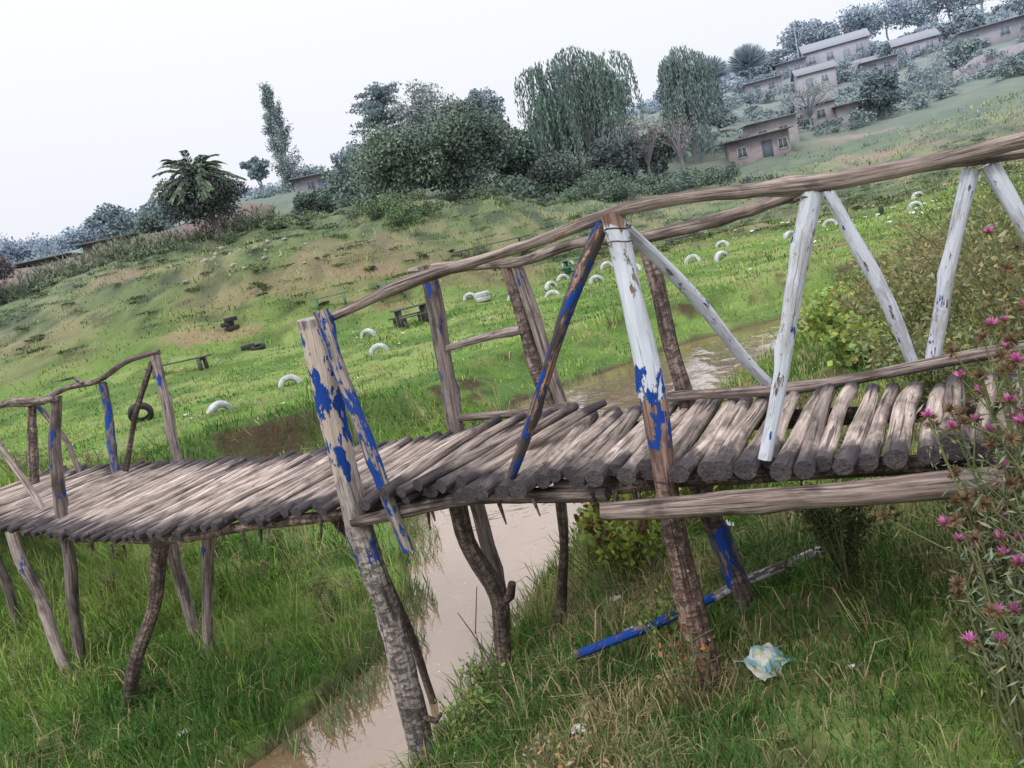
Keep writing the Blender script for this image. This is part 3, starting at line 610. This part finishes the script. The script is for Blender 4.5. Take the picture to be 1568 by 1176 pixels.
# ------------------------------------------------------------------ boxes / houses
def boxes(name,bl,mat,parent=None,M=Matrix.Identity(4)):
    V=[];F=[]
    for (x0,x1,y0,y1,z0,z1) in bl:
        v=[(x0,y0,z0),(x1,y0,z0),(x1,y1,z0),(x0,y1,z0),(x0,y0,z1),(x1,y0,z1),(x1,y1,z1),(x0,y1,z1)]
        b0=len(V);V+=v
        for f in ((0,3,2,1),(4,5,6,7),(0,1,5,4),(1,2,6,5),(2,3,7,6),(3,0,4,7)): F+=[b0+i for i in f]
    ob=mesh_np(name,np.array(V,float),F,4,mat,parent=parent);ob.matrix_local=M;return ob
def house(name,x,y,w,d,h,ang,wall,roof,wins=((-.3,.9,.8,.9),),door=None,gable=False,slope=.25,dz=0.):
    z=min(H(x,y),H(x-w/2,y-d/2),H(x+w/2,y-d/2))-.1+dz;e=empty(name)
    M=Matrix.Translation((x,y,z))@Matrix.Rotation(math.radians(ang),4,'Z')
    boxes('walls',[(-w/2,w/2,-d/2,d/2,-1.5,h)],wall,e,M)
    if gable:
        o=.3;V=[(-w/2-o,-d/2-o,h+.0),(w/2+o,-d/2-o,h),(w/2+o,0,h+d*.28),(-w/2-o,0,h+d*.28),(w/2+o,d/2+o,h),(-w/2-o,d/2+o,h)]
        V+= [(a,b,c+.08) for a,b,c in V];F=[0,1,2,3, 3,2,4,5, 6,9,8,7, 9,11,10,8, 0,6,7,1, 4,10,11,5]
        r=mesh_np('roof',np.array(V),F,4,roof,parent=e);r.matrix_local=M
        g=mesh_np('gables',np.array([(-w/2,-d/2,h),(-w/2,d/2,h),(-w/2,0,h+d*.27),(w/2,-d/2,h),(w/2,d/2,h),(w/2,0,h+d*.27)]),[0,1,2,3,5,4],3,wall,parent=e);g.matrix_local=M
    else:
        boxes('roof',[(-w/2-.35,w/2+.35,-d/2-.6,d/2+.2,h+.004,h+.1)],roof,e,M@Matrix.Rotation(math.radians(2),4,'X'))
    for i,(fx,z0,ww,hh) in enumerate(wins):
        cx=fx*w;boxes('window_%d'%(i+1),[(cx-ww/2,cx+ww/2,-d/2-.02,-d/2+.1,z0,z0+hh)],M_DARK,e,M)
        boxes('window_frame_%d'%(i+1),[(cx-ww/2-.07,cx-ww/2,-d/2-.05,-d/2+.1,z0-.07,z0+hh+.07),(cx+ww/2,cx+ww/2+.07,-d/2-.05,-d/2+.1,z0-.07,z0+hh+.07),(cx-ww/2,cx+ww/2,-d/2-.05,-d/2+.1,z0+hh,z0+hh+.07),(cx-ww/2,cx+ww/2,-d/2-.06,-d/2+.1,z0-.07,z0),(cx-.025,cx+.025,-d/2-.04,-d/2-.022,z0,z0+hh)],M_FRAME,e,M)
    if door is not None:
        cx=door*w;boxes('door',[(cx-.45,cx+.45,-d/2-.03,-d/2+.1,0,2.0)],M_DARK,e,M)
    return e
W1=((-.3,1.0,.7,.8),(.38,1.0,.7,.8));W2=((.2,1.1,.8,.8),)
house('mud_brick_house',26.8,72.5,5.2,4,2.6,-12,M_MUD,M_ROOF,W1,.12)
house('plastered_house',30.8,79,4.4,4,2.9,-10,M_PLAST,M_ROOFG,((.2,1.2,.8,.8),(-.25,1.2,.8,.8)),None)
house('plastered_house',39.5,88,3.6,4,2.6,-15,M_PLAST,M_ROOF,((.1,1.1,.8,.8),),-.3,True)
house('plastered_house',42.6,86,3.4,3.5,2.3,-15,M_PLAST,M_ROOF,((.1,1.0,.9,.8),),None)
house('brick_house',65,134,10,6,3.0,-20,M_MUD,M_ROOF,((-.38,1.1,1,1.1),(-.1,1.1,1,1.1),(.35,1.1,1.1,1.1)),.15,True)
house('brick_house',56,131,4.5,5,2.8,-20,M_MUD,M_ROOF,W2,-.2)
house('brick_house',77,129,7,5,2.6,-20,M_RED,M_ROOF,((-.3,1.1,1,1),(.3,1.1,1,1)),0)
house('brick_house',70,120,6,5,2.6,-20,M_RED,M_ROOF,((-.3,1.1,1,1),(.3,1.1,1,1)),0,True)
house('plastered_house',51,112,5,4,2.6,-15,M_PLAST,M_ROOF,W2,-.2,True)
house('brick_house',60,112,4.5,4,2.5,-18,M_MUD,M_ROOFG,W2,-.2)
house('pink_house',73.5,107,8.5,5,2.9,-25,M_RED,M_ROOFG,((-.3,1.1,1,1),(.1,1.1,1,1),(.36,1.1,.9,1)),None)
house('plastered_house',17.2,84,4.4,4,2.6,-8,M_PLAST,M_ROOF,W2,-.2)
house('brick_house',18.5,104,5,4,2.8,-8,M_MUD,M_ROOF,W2,-.2)
house('plastered_house',46,118,5,4,2.6,-15,M_PLAST,M_ROOFG,W2,-.2)
house('brick_house',-17.0,97,6.5,4,2.6,10,M_MUD,M_ROOF,((.2,1.1,.8,.8),(-.2,1.1,.8,.8)),0)
house('brick_house',-25.5,57,3.4,3,2.3,12,M_MUD,M_ROOF,((.1,.9,.7,.6),),None)
house('brick_house',-30.5,57,3.6,3,2.2,12,M_MUD,M_ROOF,((.1,.9,.7,.6),),-.3)
house('plastered_house',-76,165,11,7,3.4,10,M_PLAST,M_ROOFG,((.2,1.1,1.2,1.2),(-.2,1.1,1.2,1.2)),None,True)
def wall(name,a,b,h,mat,th=.25):
    n=12;V=[];F=[];A=Vector(a);B=Vector(b);d=(B-A).normalized();s=Vector((-d.y,d.x))*th/2
    for i in range(n+1):
        p=A.lerp(B,i/n);z=H(p.x,p.y);j=h+random.uniform(-.12,.12)
        for (q,zz) in ((p-s,z-.8),(p-s,z+j),(p+s,z+j),(p+s,z-.8)): V.append((q.x,q.y,zz))
    for i in range(n):
        for k in range(3): F+=[i*4+k,i*4+4+k,i*4+5+k,i*4+1+k]
    F+=[0,1,2,3,n*4+3,n*4+2,n*4+1,n*4]
    mesh_np(name,np.array(V),F,4,mat)
wall('brick_wall',(-33,54.5),(-14,58),1.5,M_RED)
wall('stone_wall',(58,92),(78,97),1.4,M_MUD)
wall('stone_wall',(56,120),(84,124),1.3,M_MUD)
wall('brick_wall',(5,69),(11,70.5),1.3,M_MUD)
tube('utility_pole',M_BARK,[(58.5,133,H(58.5,133)-.5),(58.5,133,H(58.5,133)+7.5)],[.13,.10],sub=2)

# ------------------------------------------------------------------ tyres, benches
prof=[(.17,-.07),(.20,-.09),(.26,-.1),(.295,-.085),(.31,-.05),(.303,-.02),(.31,.0),(.303,.02),(.31,.05),(.295,.085),(.26,.1),(.20,.09),(.17,.07),(.19,.05),(.25,.07),(.27,0),(.25,-.07),(.19,-.05)]
TV=[];TF=[];n=28;m=len(prof)
for i in range(n):
    a=2*math.pi*i/n
    for (r,t) in prof: TV.append((r*math.cos(a),t,r*math.sin(a)))
for i in range(n):
    for k in range(m): TF+=[i*m+k,((i+1)%n)*m+k,((i+1)%n)*m+(k+1)%m,i*m+(k+1)%m]
def tyre(x,y,ang=0,lay=False,mat=M_TYREW,dz=0,sink=.06,name='half_buried_tyre',lean=0,sc=1.0):
    ob=mesh_np(name,np.array(TV)*sc,TF,4,mat,smooth=True)
    R=Matrix.Rotation(math.radians(ang),4,'Z')
    if lay: R=R@Matrix.Rotation(math.radians(90+lean),4,'X')
    else: R=R@Matrix.Rotation(math.radians(lean),4,'X')
    ob.matrix_world=Matrix.Translation((x,y,H(x,y)+dz-sink))@R
for (x,y,a) in [(-3.8,23.9,10),(-5,29.9,-15),(-5.9,20.9,20),(2.3,29.9,-10),(4.3,31.5,15),(8.1,30.7,-10),(8.9,29.5,25),(15.4,34.4,-20),(4.3,41,10),(12.6,41.5,0),(-7.0,18.4,40),(-1.0,35.5,10),(21.5,38,0),(24,37,30),(6.2,33,-30),(3.4,36,20),(.9,32,-15),(5.6,36.5,5),(11,36,-25),(13,33,15),(18.5,33,0),(2.6,33.5,40),(7.4,40,10)]: tyre(x,y,a,lean=random.uniform(-12,12),sink=random.uniform(.0,.06),sc=1.08)
tyre(17.7,34.3,60,mat=M_TYREB,sink=-.1);tyre(-12,36,0,True,M_TYREB,.14,name='tyre');tyre(-12.2,36,30,True,M_TYREB,.34,name='tyre');tyre(-12,36,30,True,M_TYREB,.54,name='tyre')
tyre(-10.2,33,0,True,M_TYREB,.16,name='tyre',lean=12);tyre(-10.7,33.3,0,True,M_TYREB,.16,name='tyre');tyre(-9.6,20,20,False,M_TYREB,.28,name='tyre',lean=25);tyre(-.4,34.7,0,True,M_TYREW,.14,name='tyre',sc=1.1);tyre(-.4,34.7,0,True,M_TYREW,.34,name='tyre',sc=1.1)
def bench(name,x,y,L,ang,mat,table=True,h=.75):
    M=Matrix.Translation((x,y,H(x,y)))@Matrix.Rotation(math.radians(ang),4,'Z')
    b=[(-L/2,L/2,-.36,-.13,h-.05,h),(-L/2,L/2,-.11,.11,h-.05,h),(-L/2,L/2,.13,.36,h-.05,h)] if table else [(-L/2,L/2,-.18,-.01,h-.05,h),(-L/2,L/2,.01,.18,h-.05,h)]
    for s in (-1,1):
        q=s*L*.36;b+=[(q-.06,q+.06,-.28,-.16,-.1,h-.05),(q-.06,q+.06,.16,.28,-.1,h-.05),(q-.04,q+.04,-.16,.16,h-.16,h-.052)]
        if table: b+=[(q-.04,q+.04,-.75,-.282,.30,.38),(q-.04,q+.04,.282,.75,.30,.38),(q-.05,q+.05,-.75,-.65,-.1,.298),(q-.05,q+.05,.65,.75,-.1,.298)]
    if table: b+=[(-L/2,L/2,-.82,-.58,.382,.43),(-L/2,L/2,.58,.82,.382,.43)]
    ob=boxes(name,b,mat);ob.matrix_world=M
bench('picnic_table',-3.3,31,1.5,25,M_BENCH);bench('picnic_table',-4.6,37,1.5,10,M_BENCHG)
bench('picnic_table',10.9,42,2.0,-15,M_BENCH);bench('park_bench',.6,43.0,4.6,8,M_BENCH,False,.8);bench('park_bench',-7.5,37,1.8,10,M_BENCHG,False,.5)
bench('picnic_table',4.4,38,1.5,-20,M_BENCHG);bench('park_bench',-12.2,29.5,2.6,-8,M_BENCH,False,.45);bench('park_bench',-19,27,1.6,10,M_BENCH,True)

# ------------------------------------------------------------------ grass
def grass(name,n,ymin,ymax,hfun,wfun,per,mat,A0=-1.02,A1=.92,big=.12):
    nt=n//per
    y=np.exp(RNG.uniform(math.log(ymin),math.log(ymax),nt));A=RNG.uniform(A0,A1,nt);x=A*y
    z,s,sg,cd=HS(x,y)
    dens=fbm(x*.8,y*.8,61)+.5
    keep=(s>.02)&(RNG.uniform(size=nt)<np.where(s<.25,.6,.30+1.2*dens))
    keep&=~((sg>0)&(cd>-.40)&(cd<.08)&(y<24)&(bare_soil(x,y)>.4))
    x,y,s,sg,cd=x[keep],y[keep],s[keep],sg[keep],cd[keep];nt=len(x)
    hb=hfun(x,y,s,sg,cd)*(.35+1.3*(fbm(x*1.4,y*1.4,71)+.5))*np.where(RNG.uniform(size=nt)<big,1.9,1.)
    x=np.repeat(x,per);y=np.repeat(y,per);hb=np.repeat(hb,per);N_=len(x)
    tc=np.repeat(fbm(x[::per]*.6,y[::per]*.6,81)+.5+RNG.normal(size=nt)*.06,per)
    tr=np.repeat(RNG.uniform(size=nt),per);sgr=np.repeat(sg,per);dp=np.repeat(fbm(x[::per]*1.7,y[::per]*1.7,91)+.5,per)
    spread=.025+.010*y;tx,ty=x.copy(),y.copy()
    x=x+RNG.normal(size=N_)*spread;y=y+RNG.normal(size=N_)*spread
    z,s,_,_=HS(x,y)
    ok=s>-.10;x,y,z,hb,tc,tr,sgr,dp,tx,ty=[q[ok] for q in (x,y,z,hb,tc,tr,sgr,dp,tx,ty)];N_=len(x)
    h=hb*RNG.uniform(.5,1.25,N_);w=wfun(y)*RNG.uniform(.7,1.5,N_);a=RNG.uniform(0,6.28,N_);b=np.arctan2(y-ty,x-tx)+RNG.normal(size=N_)*.6
    ln=RNG.uniform(.15,1.25,N_)*h
    dx,dy=np.cos(a),np.sin(a);bx,by=np.cos(b)*ln,np.sin(b)*ln
    P=np.stack([x,y,z-.01],1);Sd=np.stack([dx*w/2,dy*w/2,0*w],1);M_=P+np.stack([bx*.35,by*.35,h*.65],1);T_=P+np.stack([bx,by,h*(1-.4*np.clip(ln/h,0,1.25))],1)
    V=np.stack([P-Sd,P+Sd,M_+Sd*.8,M_-Sd*.8,T_],1).reshape(-1,3)
    i=np.arange(N_)*5
    F=np.stack([i,i+1,i+2,i+3,i+3,i+2,i+4],1).ravel();npf=np.tile([4,3],N_)
    g1=np.array((.135,.265,.048));g2=np.array((.26,.38,.10));g3=np.array((.36,.31,.18));g4=np.array((.06,.14,.04))
    f=sstep(.38,.62,tc)[:,None];c=g1*(1-f)+g2*f
    f4=(sstep(.48,.34,tc)*.85)[:,None];c=c*(1-f4)+g4*f4
    pd=np.where(sgr<0,.18+.55*sstep(.48,.62,dp),.05+.15*sstep(.55,.66,dp))
    dry=((tr<pd)|(RNG.uniform(size=N_)<.05))[:,None];c=np.where(dry,g3,c)
    c=c*RNG.uniform(.6,1.35,(N_,1))
    mesh_np(name,V,F,npf,mat,np.repeat(c,5,axis=0))
def hn(x,y,s,sg,cd):
    h=np.where(sg<0,.12,.18);h=np.where((sg>0)&(cd>.5),.08,h);h=np.where((s<.6),.20,h);h=np.where((sg>0)&(cd<.5)&(cd>-.5),.17,h);return h*np.clip((y/4)**.25,.7,1.5)
grass('grass',200000,1.5,14,hn,lambda y:.0046*(y/3)**.75,12,M_GRASS)
grass('field_grass',80000,12,70,lambda x,y,s,sg,cd:.065+.0016*y+np.where(y>38,.05,0)+np.where(np.abs(cd)<.5,.08,0),lambda y:.012*(y/12)**1.0,9,M_GRASSF)

def reeds():
    P=[];D=[];C=[];S=[]
    for i in range(220):
        k=random.randint(30,75);q=wp[k];nn=nr[k];sd=random.choice([1,1,-1]);o=q[2]+random.uniform(-.26,.15)
        x=q[0]+nn[0]*o*sd;y=q[1]+nn[1]*o*sd
        if y<4.6: continue
        for j in range(14):
            a=random.uniform(0,6.28);l=random.uniform(.12,.30);d=np.array([math.cos(a)*.5,math.sin(a)*.5,1]);P.append(np.array([x+random.uniform(-.1,.1),y+random.uniform(-.1,.1),-2.02+l*.4]));D.append(d);S.append(l);C.append(colvar((.17,.22,.11),1)[0])
    quads('water_edge_reeds',np.array(P),np.array(S),np.array(C),M_GRASS,18,dirs=np.array(D))
reeds()
# ------------------------------------------------------------------ near weeds and bushes
def weed(name,x,y,h,w,base,ls,nst=14,nl=700,asp=2.2,flower=None,z=None,fr=.35):
    z=H(x,y) if z is None else z;e=empty(name);T=Tubes();P=[];D=[]
    for i in range(nst):
        a=random.uniform(0,6.28);r=w*.5*math.sqrt(random.random());hh=h*random.uniform(.6,1.05)
        b=Vector((x+random.uniform(-.1,.1)*w,y+random.uniform(-.1,.1)*w,z-.03));q=Vector((x+r*math.cos(a),y+r*math.sin(a),z+hh));m=b.lerp(q,.5)+Vector((random.uniform(-.05,.05),random.uniform(-.05,.05),.08*h))
        T.add([b,m,q],[.006,.005,.003],seg=4,sub=.2,col=(.14,.16,.07))
        ends=[q]
        for j in range(3):
            g=m.lerp(q,random.uniform(.1,.9));g2=g+Vector((random.uniform(-.16,.16),random.uniform(-.16,.16),random.uniform(.03,.18)))*min(1,h*1.2);T.add([g,g2],[.004,.002],seg=3,sub=.3,col=(.14,.16,.07));ends.append(g2)
        m_=nl//nst;t=np.array([random.random()**.8 for _ in range(m_)])[:,None]
        pts=np.where(t<.5,np.array(b)*(1-2*t)+np.array(m)*2*t,np.array(m)*(2-2*t)+np.array(q)*(2*t-1))
        sel=RNG.integers(0,4,m_);E=np.array([v[:] for v in ends]);u=RNG.uniform(.0,.9,(m_,1))**1.2;pts=pts*(1-u)+E[sel]*u
        P.append(pts+RNG.normal(size=(m_,3))*ls*.9)
        if flower:
            for q2 in ends[:3]: D.append(q2)
    P=np.concatenate(P);quads('leaves',P,RNG.uniform(.5,1.4,len(P))*ls,colvar(base,len(P),.45,.2),M_LEAFN,asp,parent=e)
    T.make('stems',M_BARK,e)
    if flower:
        FP=[];FC=[];FD=[]
        for q2 in D:
            n=40;d=RNG.normal(size=(n,3));d[:,2]+=.4;d/=np.linalg.norm(d,axis=1)[:,None];pk=random.random()<fr
            FP.append(np.array(q2)+d*.012);FD.append(d);cc=np.where((d[:,2]>.45)[:,None]&pk,np.array(flower),np.array((.20,.14,.09)));FC.append(cc*RNG.uniform(.6,1.3,(n,1)))
        quads('flower_heads',np.concatenate(FP),.030,np.concatenate(FC),M_LEAFN,3.5,dirs=np.concatenate(FD),parent=e)
PINK=(.55,.18,.42)
for (x,y,h,w) in [(1.25,1.98,1.08,.42),(1.42,2.05,1.25,.5),(1.22,1.80,.92,.4),(1.55,2.1,1.2,.6)]: weed('thistle',x,y,h,w,(.21,.25,.16),.032,15,1300,5.5,PINK,fr=.4)
weed('thistle',2.3,2.75,1.3,.9,(.19,.23,.14),.04,16,1500,5,PINK)
weed('bush',1.33,3.3,.52,.42,(.08,.11,.05),.024,24,2200,2)
for (x,y,h,w) in [(1.75,2.75,.55,.7),(2.1,3.1,.6,.9),(1.55,2.35,.5,.5),(1.9,2.4,.6,.8),(1.35,2.15,.4,.4)]: weed('bush',x,y,h,w,(.13,.15,.08),.030,24,2600,2.5)
for (x,y,h,w) in [(3.4,4.9,1.3,1.3),(4.1,5.7,1.5,1.6),(3.4,6.1,.9,1.3),(4.9,6.6,1.5,1.8),(4.1,7.5,.9,1.6),(5.4,8.4,1.1,2),(2.9,5.2,.7,1.1),(5.0,9.8,.8,1.6),(6.8,9.5,1.2,2.2),(6.9,12.2,.7,1.8),(3.9,7.6,.6,1.2),(8.4,12.5,.9,2.2)]:
    weed('tall_weed',x,y,h,w,random.choice([(.24,.26,.13),(.28,.26,.15),(.18,.23,.10)]),.05,34,2400,2.6)
for (x,y,h,w) in [(.75,4.9,.5,.7),(.45,5.0,.45,.6),(1.2,5.0,.5,.7),(.9,5.6,.5,.8),(.45,4.5,.35,.5),(1.5,5.3,.45,.7)]: weed('yellow_flowering_weed',x,y,h,w,(.28,.35,.09),.05,18,600,1.3,(.7,.55,.05),fr=.25)
for (x,y,h,w) in [(3.8,8.6,.6,1.1),(4.3,9.4,.6,1.2),(3.3,7.2,.4,.8)]: weed('broadleaf_weed',x,y,h,w,(.28,.36,.11),.08,20,800,1.3)
for i in range(60):
    A=random.uniform(-.9,.65);y=random.uniform(2.2,9);x=A*y;_,s,sg,cd=HS(np.array([x]),np.array([y]))
    if s[0]<.15: continue
    weed('low_weed',x,y,random.uniform(.12,.36),random.uniform(.2,.5),random.choice([(.19,.27,.09),(.16,.18,.10),(.30,.24,.15),(.10,.18,.08)]),random.choice([.018,.026,.035]),9,240,random.choice([1.6,2.5,4]))
for i in range(26):
    x=random.uniform(-9.5,-5.2);y=random.uniform(9.6,12.5);weed('field_weed',x,y,random.uniform(.25,.5),.5,random.choice([(.22,.24,.11),(.14,.21,.07),(.26,.22,.16)]),.04,10,240,2.5)
weed('bush',-5.9,7.0,.9,1.2,(.04,.06,.035),.05,24,1800,2)
weed('red_leaf_weed',.42,2.74,.45,.3,(.26,.13,.07),.022,9,160,1.6)
T=Tubes();bx,by=-.34,3.3;gz=H(bx,by);T.add([(bx,by,gz-.1),(bx-.05,by,gz+.4),(bx-.13,by,gz+.62)],[.006,.004,.002],seg=5,sub=.1,wob=.008,col=(.12,.09,.08))
T.add([(bx-.05,by,gz+.35),(bx+.06,by,gz+.6)],[.003,.002],seg=4,wob=.005,col=(.12,.09,.08));T.add([(bx-.08,by,gz+.5),(bx-.02,by,gz+.72)],[.003,.002],seg=4,wob=.005,col=(.12,.09,.08));T.make('bare_sapling',M_BARK)

# ------------------------------------------------------------------ rubble, litter
def rocks(name,pts,mat):
    V=[];F=[];import bmesh
    bm=bmesh.new();bmesh.ops.create_icosphere(bm,subdivisions=1,radius=1);v0=np.array([v.co[:] for v in bm.verts]);f0=np.array([[v.index for v in f.verts] for f in bm.faces]);bm.free()
    for (x,y,r) in pts:
        v=v0*(1+RNG.uniform(-.25,.25,(len(v0),1)))*np.array([r,r*RNG.uniform(.6,1.1),r*RNG.uniform(.4,.7)]);a=random.uniform(0,6.28);c_,s_=math.cos(a),math.sin(a)
        v=np.stack([v[:,0]*c_-v[:,1]*s_,v[:,0]*s_+v[:,1]*c_,v[:,2]],1)+np.array([x,y,H(x,y)+r*.15]);F.append(f0+len(V)*len(v0));V.append(v)
    mesh_np(name,np.concatenate(V),np.concatenate(F).ravel(),3,mat)
rocks('rubble_stones',[(random.gauss(6.8,.9),random.gauss(14.0,.4),random.uniform(.04,.2)) for _ in range(130)],M_STONE)
rocks('bank_stones',[(random.uniform(-14,-9),random.uniform(30,34),random.uniform(.03,.1)) for _ in range(20)]+[(random.gauss(-13,2),random.gauss(44,1.5),random.uniform(.08,.25)) for _ in range(25)],M_STONE)
M_LIT=plain('litter_plastic_white',(.7,.71,.73),.5,.1,20,haze=False)
def litter(name,pts,mat):
    V=[];F=[]
    for (x,y,r) in pts:
        z=H(x,y)+.03+r*.2;b0=len(V);n=4
        for i in range(n+1):
            for j in range(n+1): V.append((x+(i/n-.5)*2*r+random.uniform(-.15,.15)*r,y+(j/n-.5)*1.6*r+random.uniform(-.15,.15)*r,z+random.uniform(0,.7)*r))
        for i in range(n):
            for j in range(n): k=b0+i*(n+1)+j;F+=[k,k+1,k+n+2,k+n+1]
    mesh_np(name,np.array(V),F,4,mat)
L=[(random.uniform(11,27),random.uniform(26,40),random.uniform(.04,.12)) for _ in range(110)]+[(random.uniform(-12,8),random.uniform(15,34),random.uniform(.025,.06)) for _ in range(35)]
L+=[(-2.8,5.0,.04),(.3,4.1,.03),(-.2,3.45,.03),(-.05,2.9,.03),(.3,3.6,.03),(1.1,4.5,.04),(-.35,2.65,.025),(1.0,2.6,.012)]
litter('litter',L,M_LIT)
N=NT('packet_print');p=N.n('ShaderNodeTexCoord').outputs['Object'];nz=N.noise(p,16,4,.6)
cc=N.mix(N.ss(nz,.49,.54),(.50,.52,.49),(.16,.36,.46));cc=N.mix(N.ss(N.noise(p,30,2),.6,.64),cc,(.48,.46,.26));b=N.n('ShaderNodeBsdfPrincipled');N.l(cc,b.inputs['Base Color']);b.inputs['Roughness'].default_value=.45;N.l(b.outputs[0],N.out.inputs[0])
V=[];F=[];n=12
for i in range(n+1):
    for j in range(n+1):
        u=i/n-.5;v=j/n-.5;V.append((u*.20+.01*math.sin(8*v),v*.14+.012*math.sin(11*u),.012*math.sin(9*u+3*v)+.010*random.uniform(-1,1)+.012*math.cos(3*v)*math.cos(2*u)))
for i in range(n):
    for j in range(n): k=i*(n+1)+j;F+=[k,k+n+1,k+n+2,k+1]
pk=mesh_np('snack_packet',np.array(V),F,4,N.m);pk.matrix_world=Matrix.Translation((.75,2.85,H(.75,2.85)+.07))@Matrix.Rotation(math.radians(35),4,'Z')@Matrix.Rotation(math.radians(22),4,'X')

# ------------------------------------------------------------------ sky, sun, camera
W=bpy.data.worlds.new('World');scene.world=W;W.use_nodes=True;nt=W.node_tree;nt.nodes.clear()
out=nt.nodes.new('ShaderNodeOutputWorld');sky=nt.nodes.new('ShaderNodeTexSky');sky.sky_type='NISHITA';sky.sun_disc=False
EL,AZ=math.radians(52),math.radians(215)
sky.sun_elevation=EL;sky.sun_rotation=AZ;sky.dust_density=3;sky.air_density=1.0
b1=nt.nodes.new('ShaderNodeBackground');b1.inputs[1].default_value=.05;nt.links.new(sky.outputs[0],b1.inputs[0])
tc=nt.nodes.new('ShaderNodeTexCoord');sp=nt.nodes.new('ShaderNodeSeparateXYZ');nt.links.new(tc.outputs['Generated'],sp.inputs[0])
cr=nt.nodes.new('ShaderNodeValToRGB');nt.links.new(sp.outputs[2],cr.inputs[0]);cr.color_ramp.elements[0].position=0;cr.color_ramp.elements[0].color=(.66,.65,.70,1);cr.color_ramp.elements[1].position=.45;cr.color_ramp.elements[1].color=(1.0,.97,.94,1)
el=cr.color_ramp.elements.new(1.0);el.color=(1.7,1.63,1.55,1)
b2=nt.nodes.new('ShaderNodeBackground');b2.inputs[1].default_value=1.0;nt.links.new(cr.outputs[0],b2.inputs[0])
ad=nt.nodes.new('ShaderNodeAddShader');nt.links.new(b1.outputs[0],ad.inputs[0]);nt.links.new(b2.outputs[0],ad.inputs[1]);nt.links.new(ad.outputs[0],out.inputs[0])
sd=bpy.data.lights.new('sun','SUN');sd.energy=1.1;sd.angle=math.radians(16);sd.color=(1,.96,.9);so=bpy.data.objects.new('sun',sd);COL.objects.link(so)
dv=Vector((math.sin(AZ)*math.cos(EL),math.cos(AZ)*math.cos(EL),math.sin(EL)));so.rotation_euler=dv.to_track_quat('Z','Y').to_euler()
cam=bpy.data.cameras.new('camera');co=bpy.data.objects.new('camera',cam);COL.objects.link(co);scene.camera=co
cam.sensor_width=36;cam.lens=27.05;cam.clip_end=3000;cam.clip_start=.05
r=math.radians(13);p_=math.radians(10)
U=Vector((0,math.sin(p_),math.cos(p_)));Xc=Vector((1,0,0))*math.cos(r)-U*math.sin(r);Yc=Vector((1,0,0))*math.sin(r)+U*math.cos(r);Zc=-Vector((0,math.cos(p_),-math.sin(p_)))
co.matrix_world=Matrix(((Xc.x,Yc.x,Zc.x,0),(Xc.y,Yc.y,Zc.y,0),(Xc.z,Yc.z,Zc.z,1.0),(0,0,0,1)))
scene.view_settings.view_transform='Standard';scene.view_settings.look='None';scene.view_settings.exposure=0
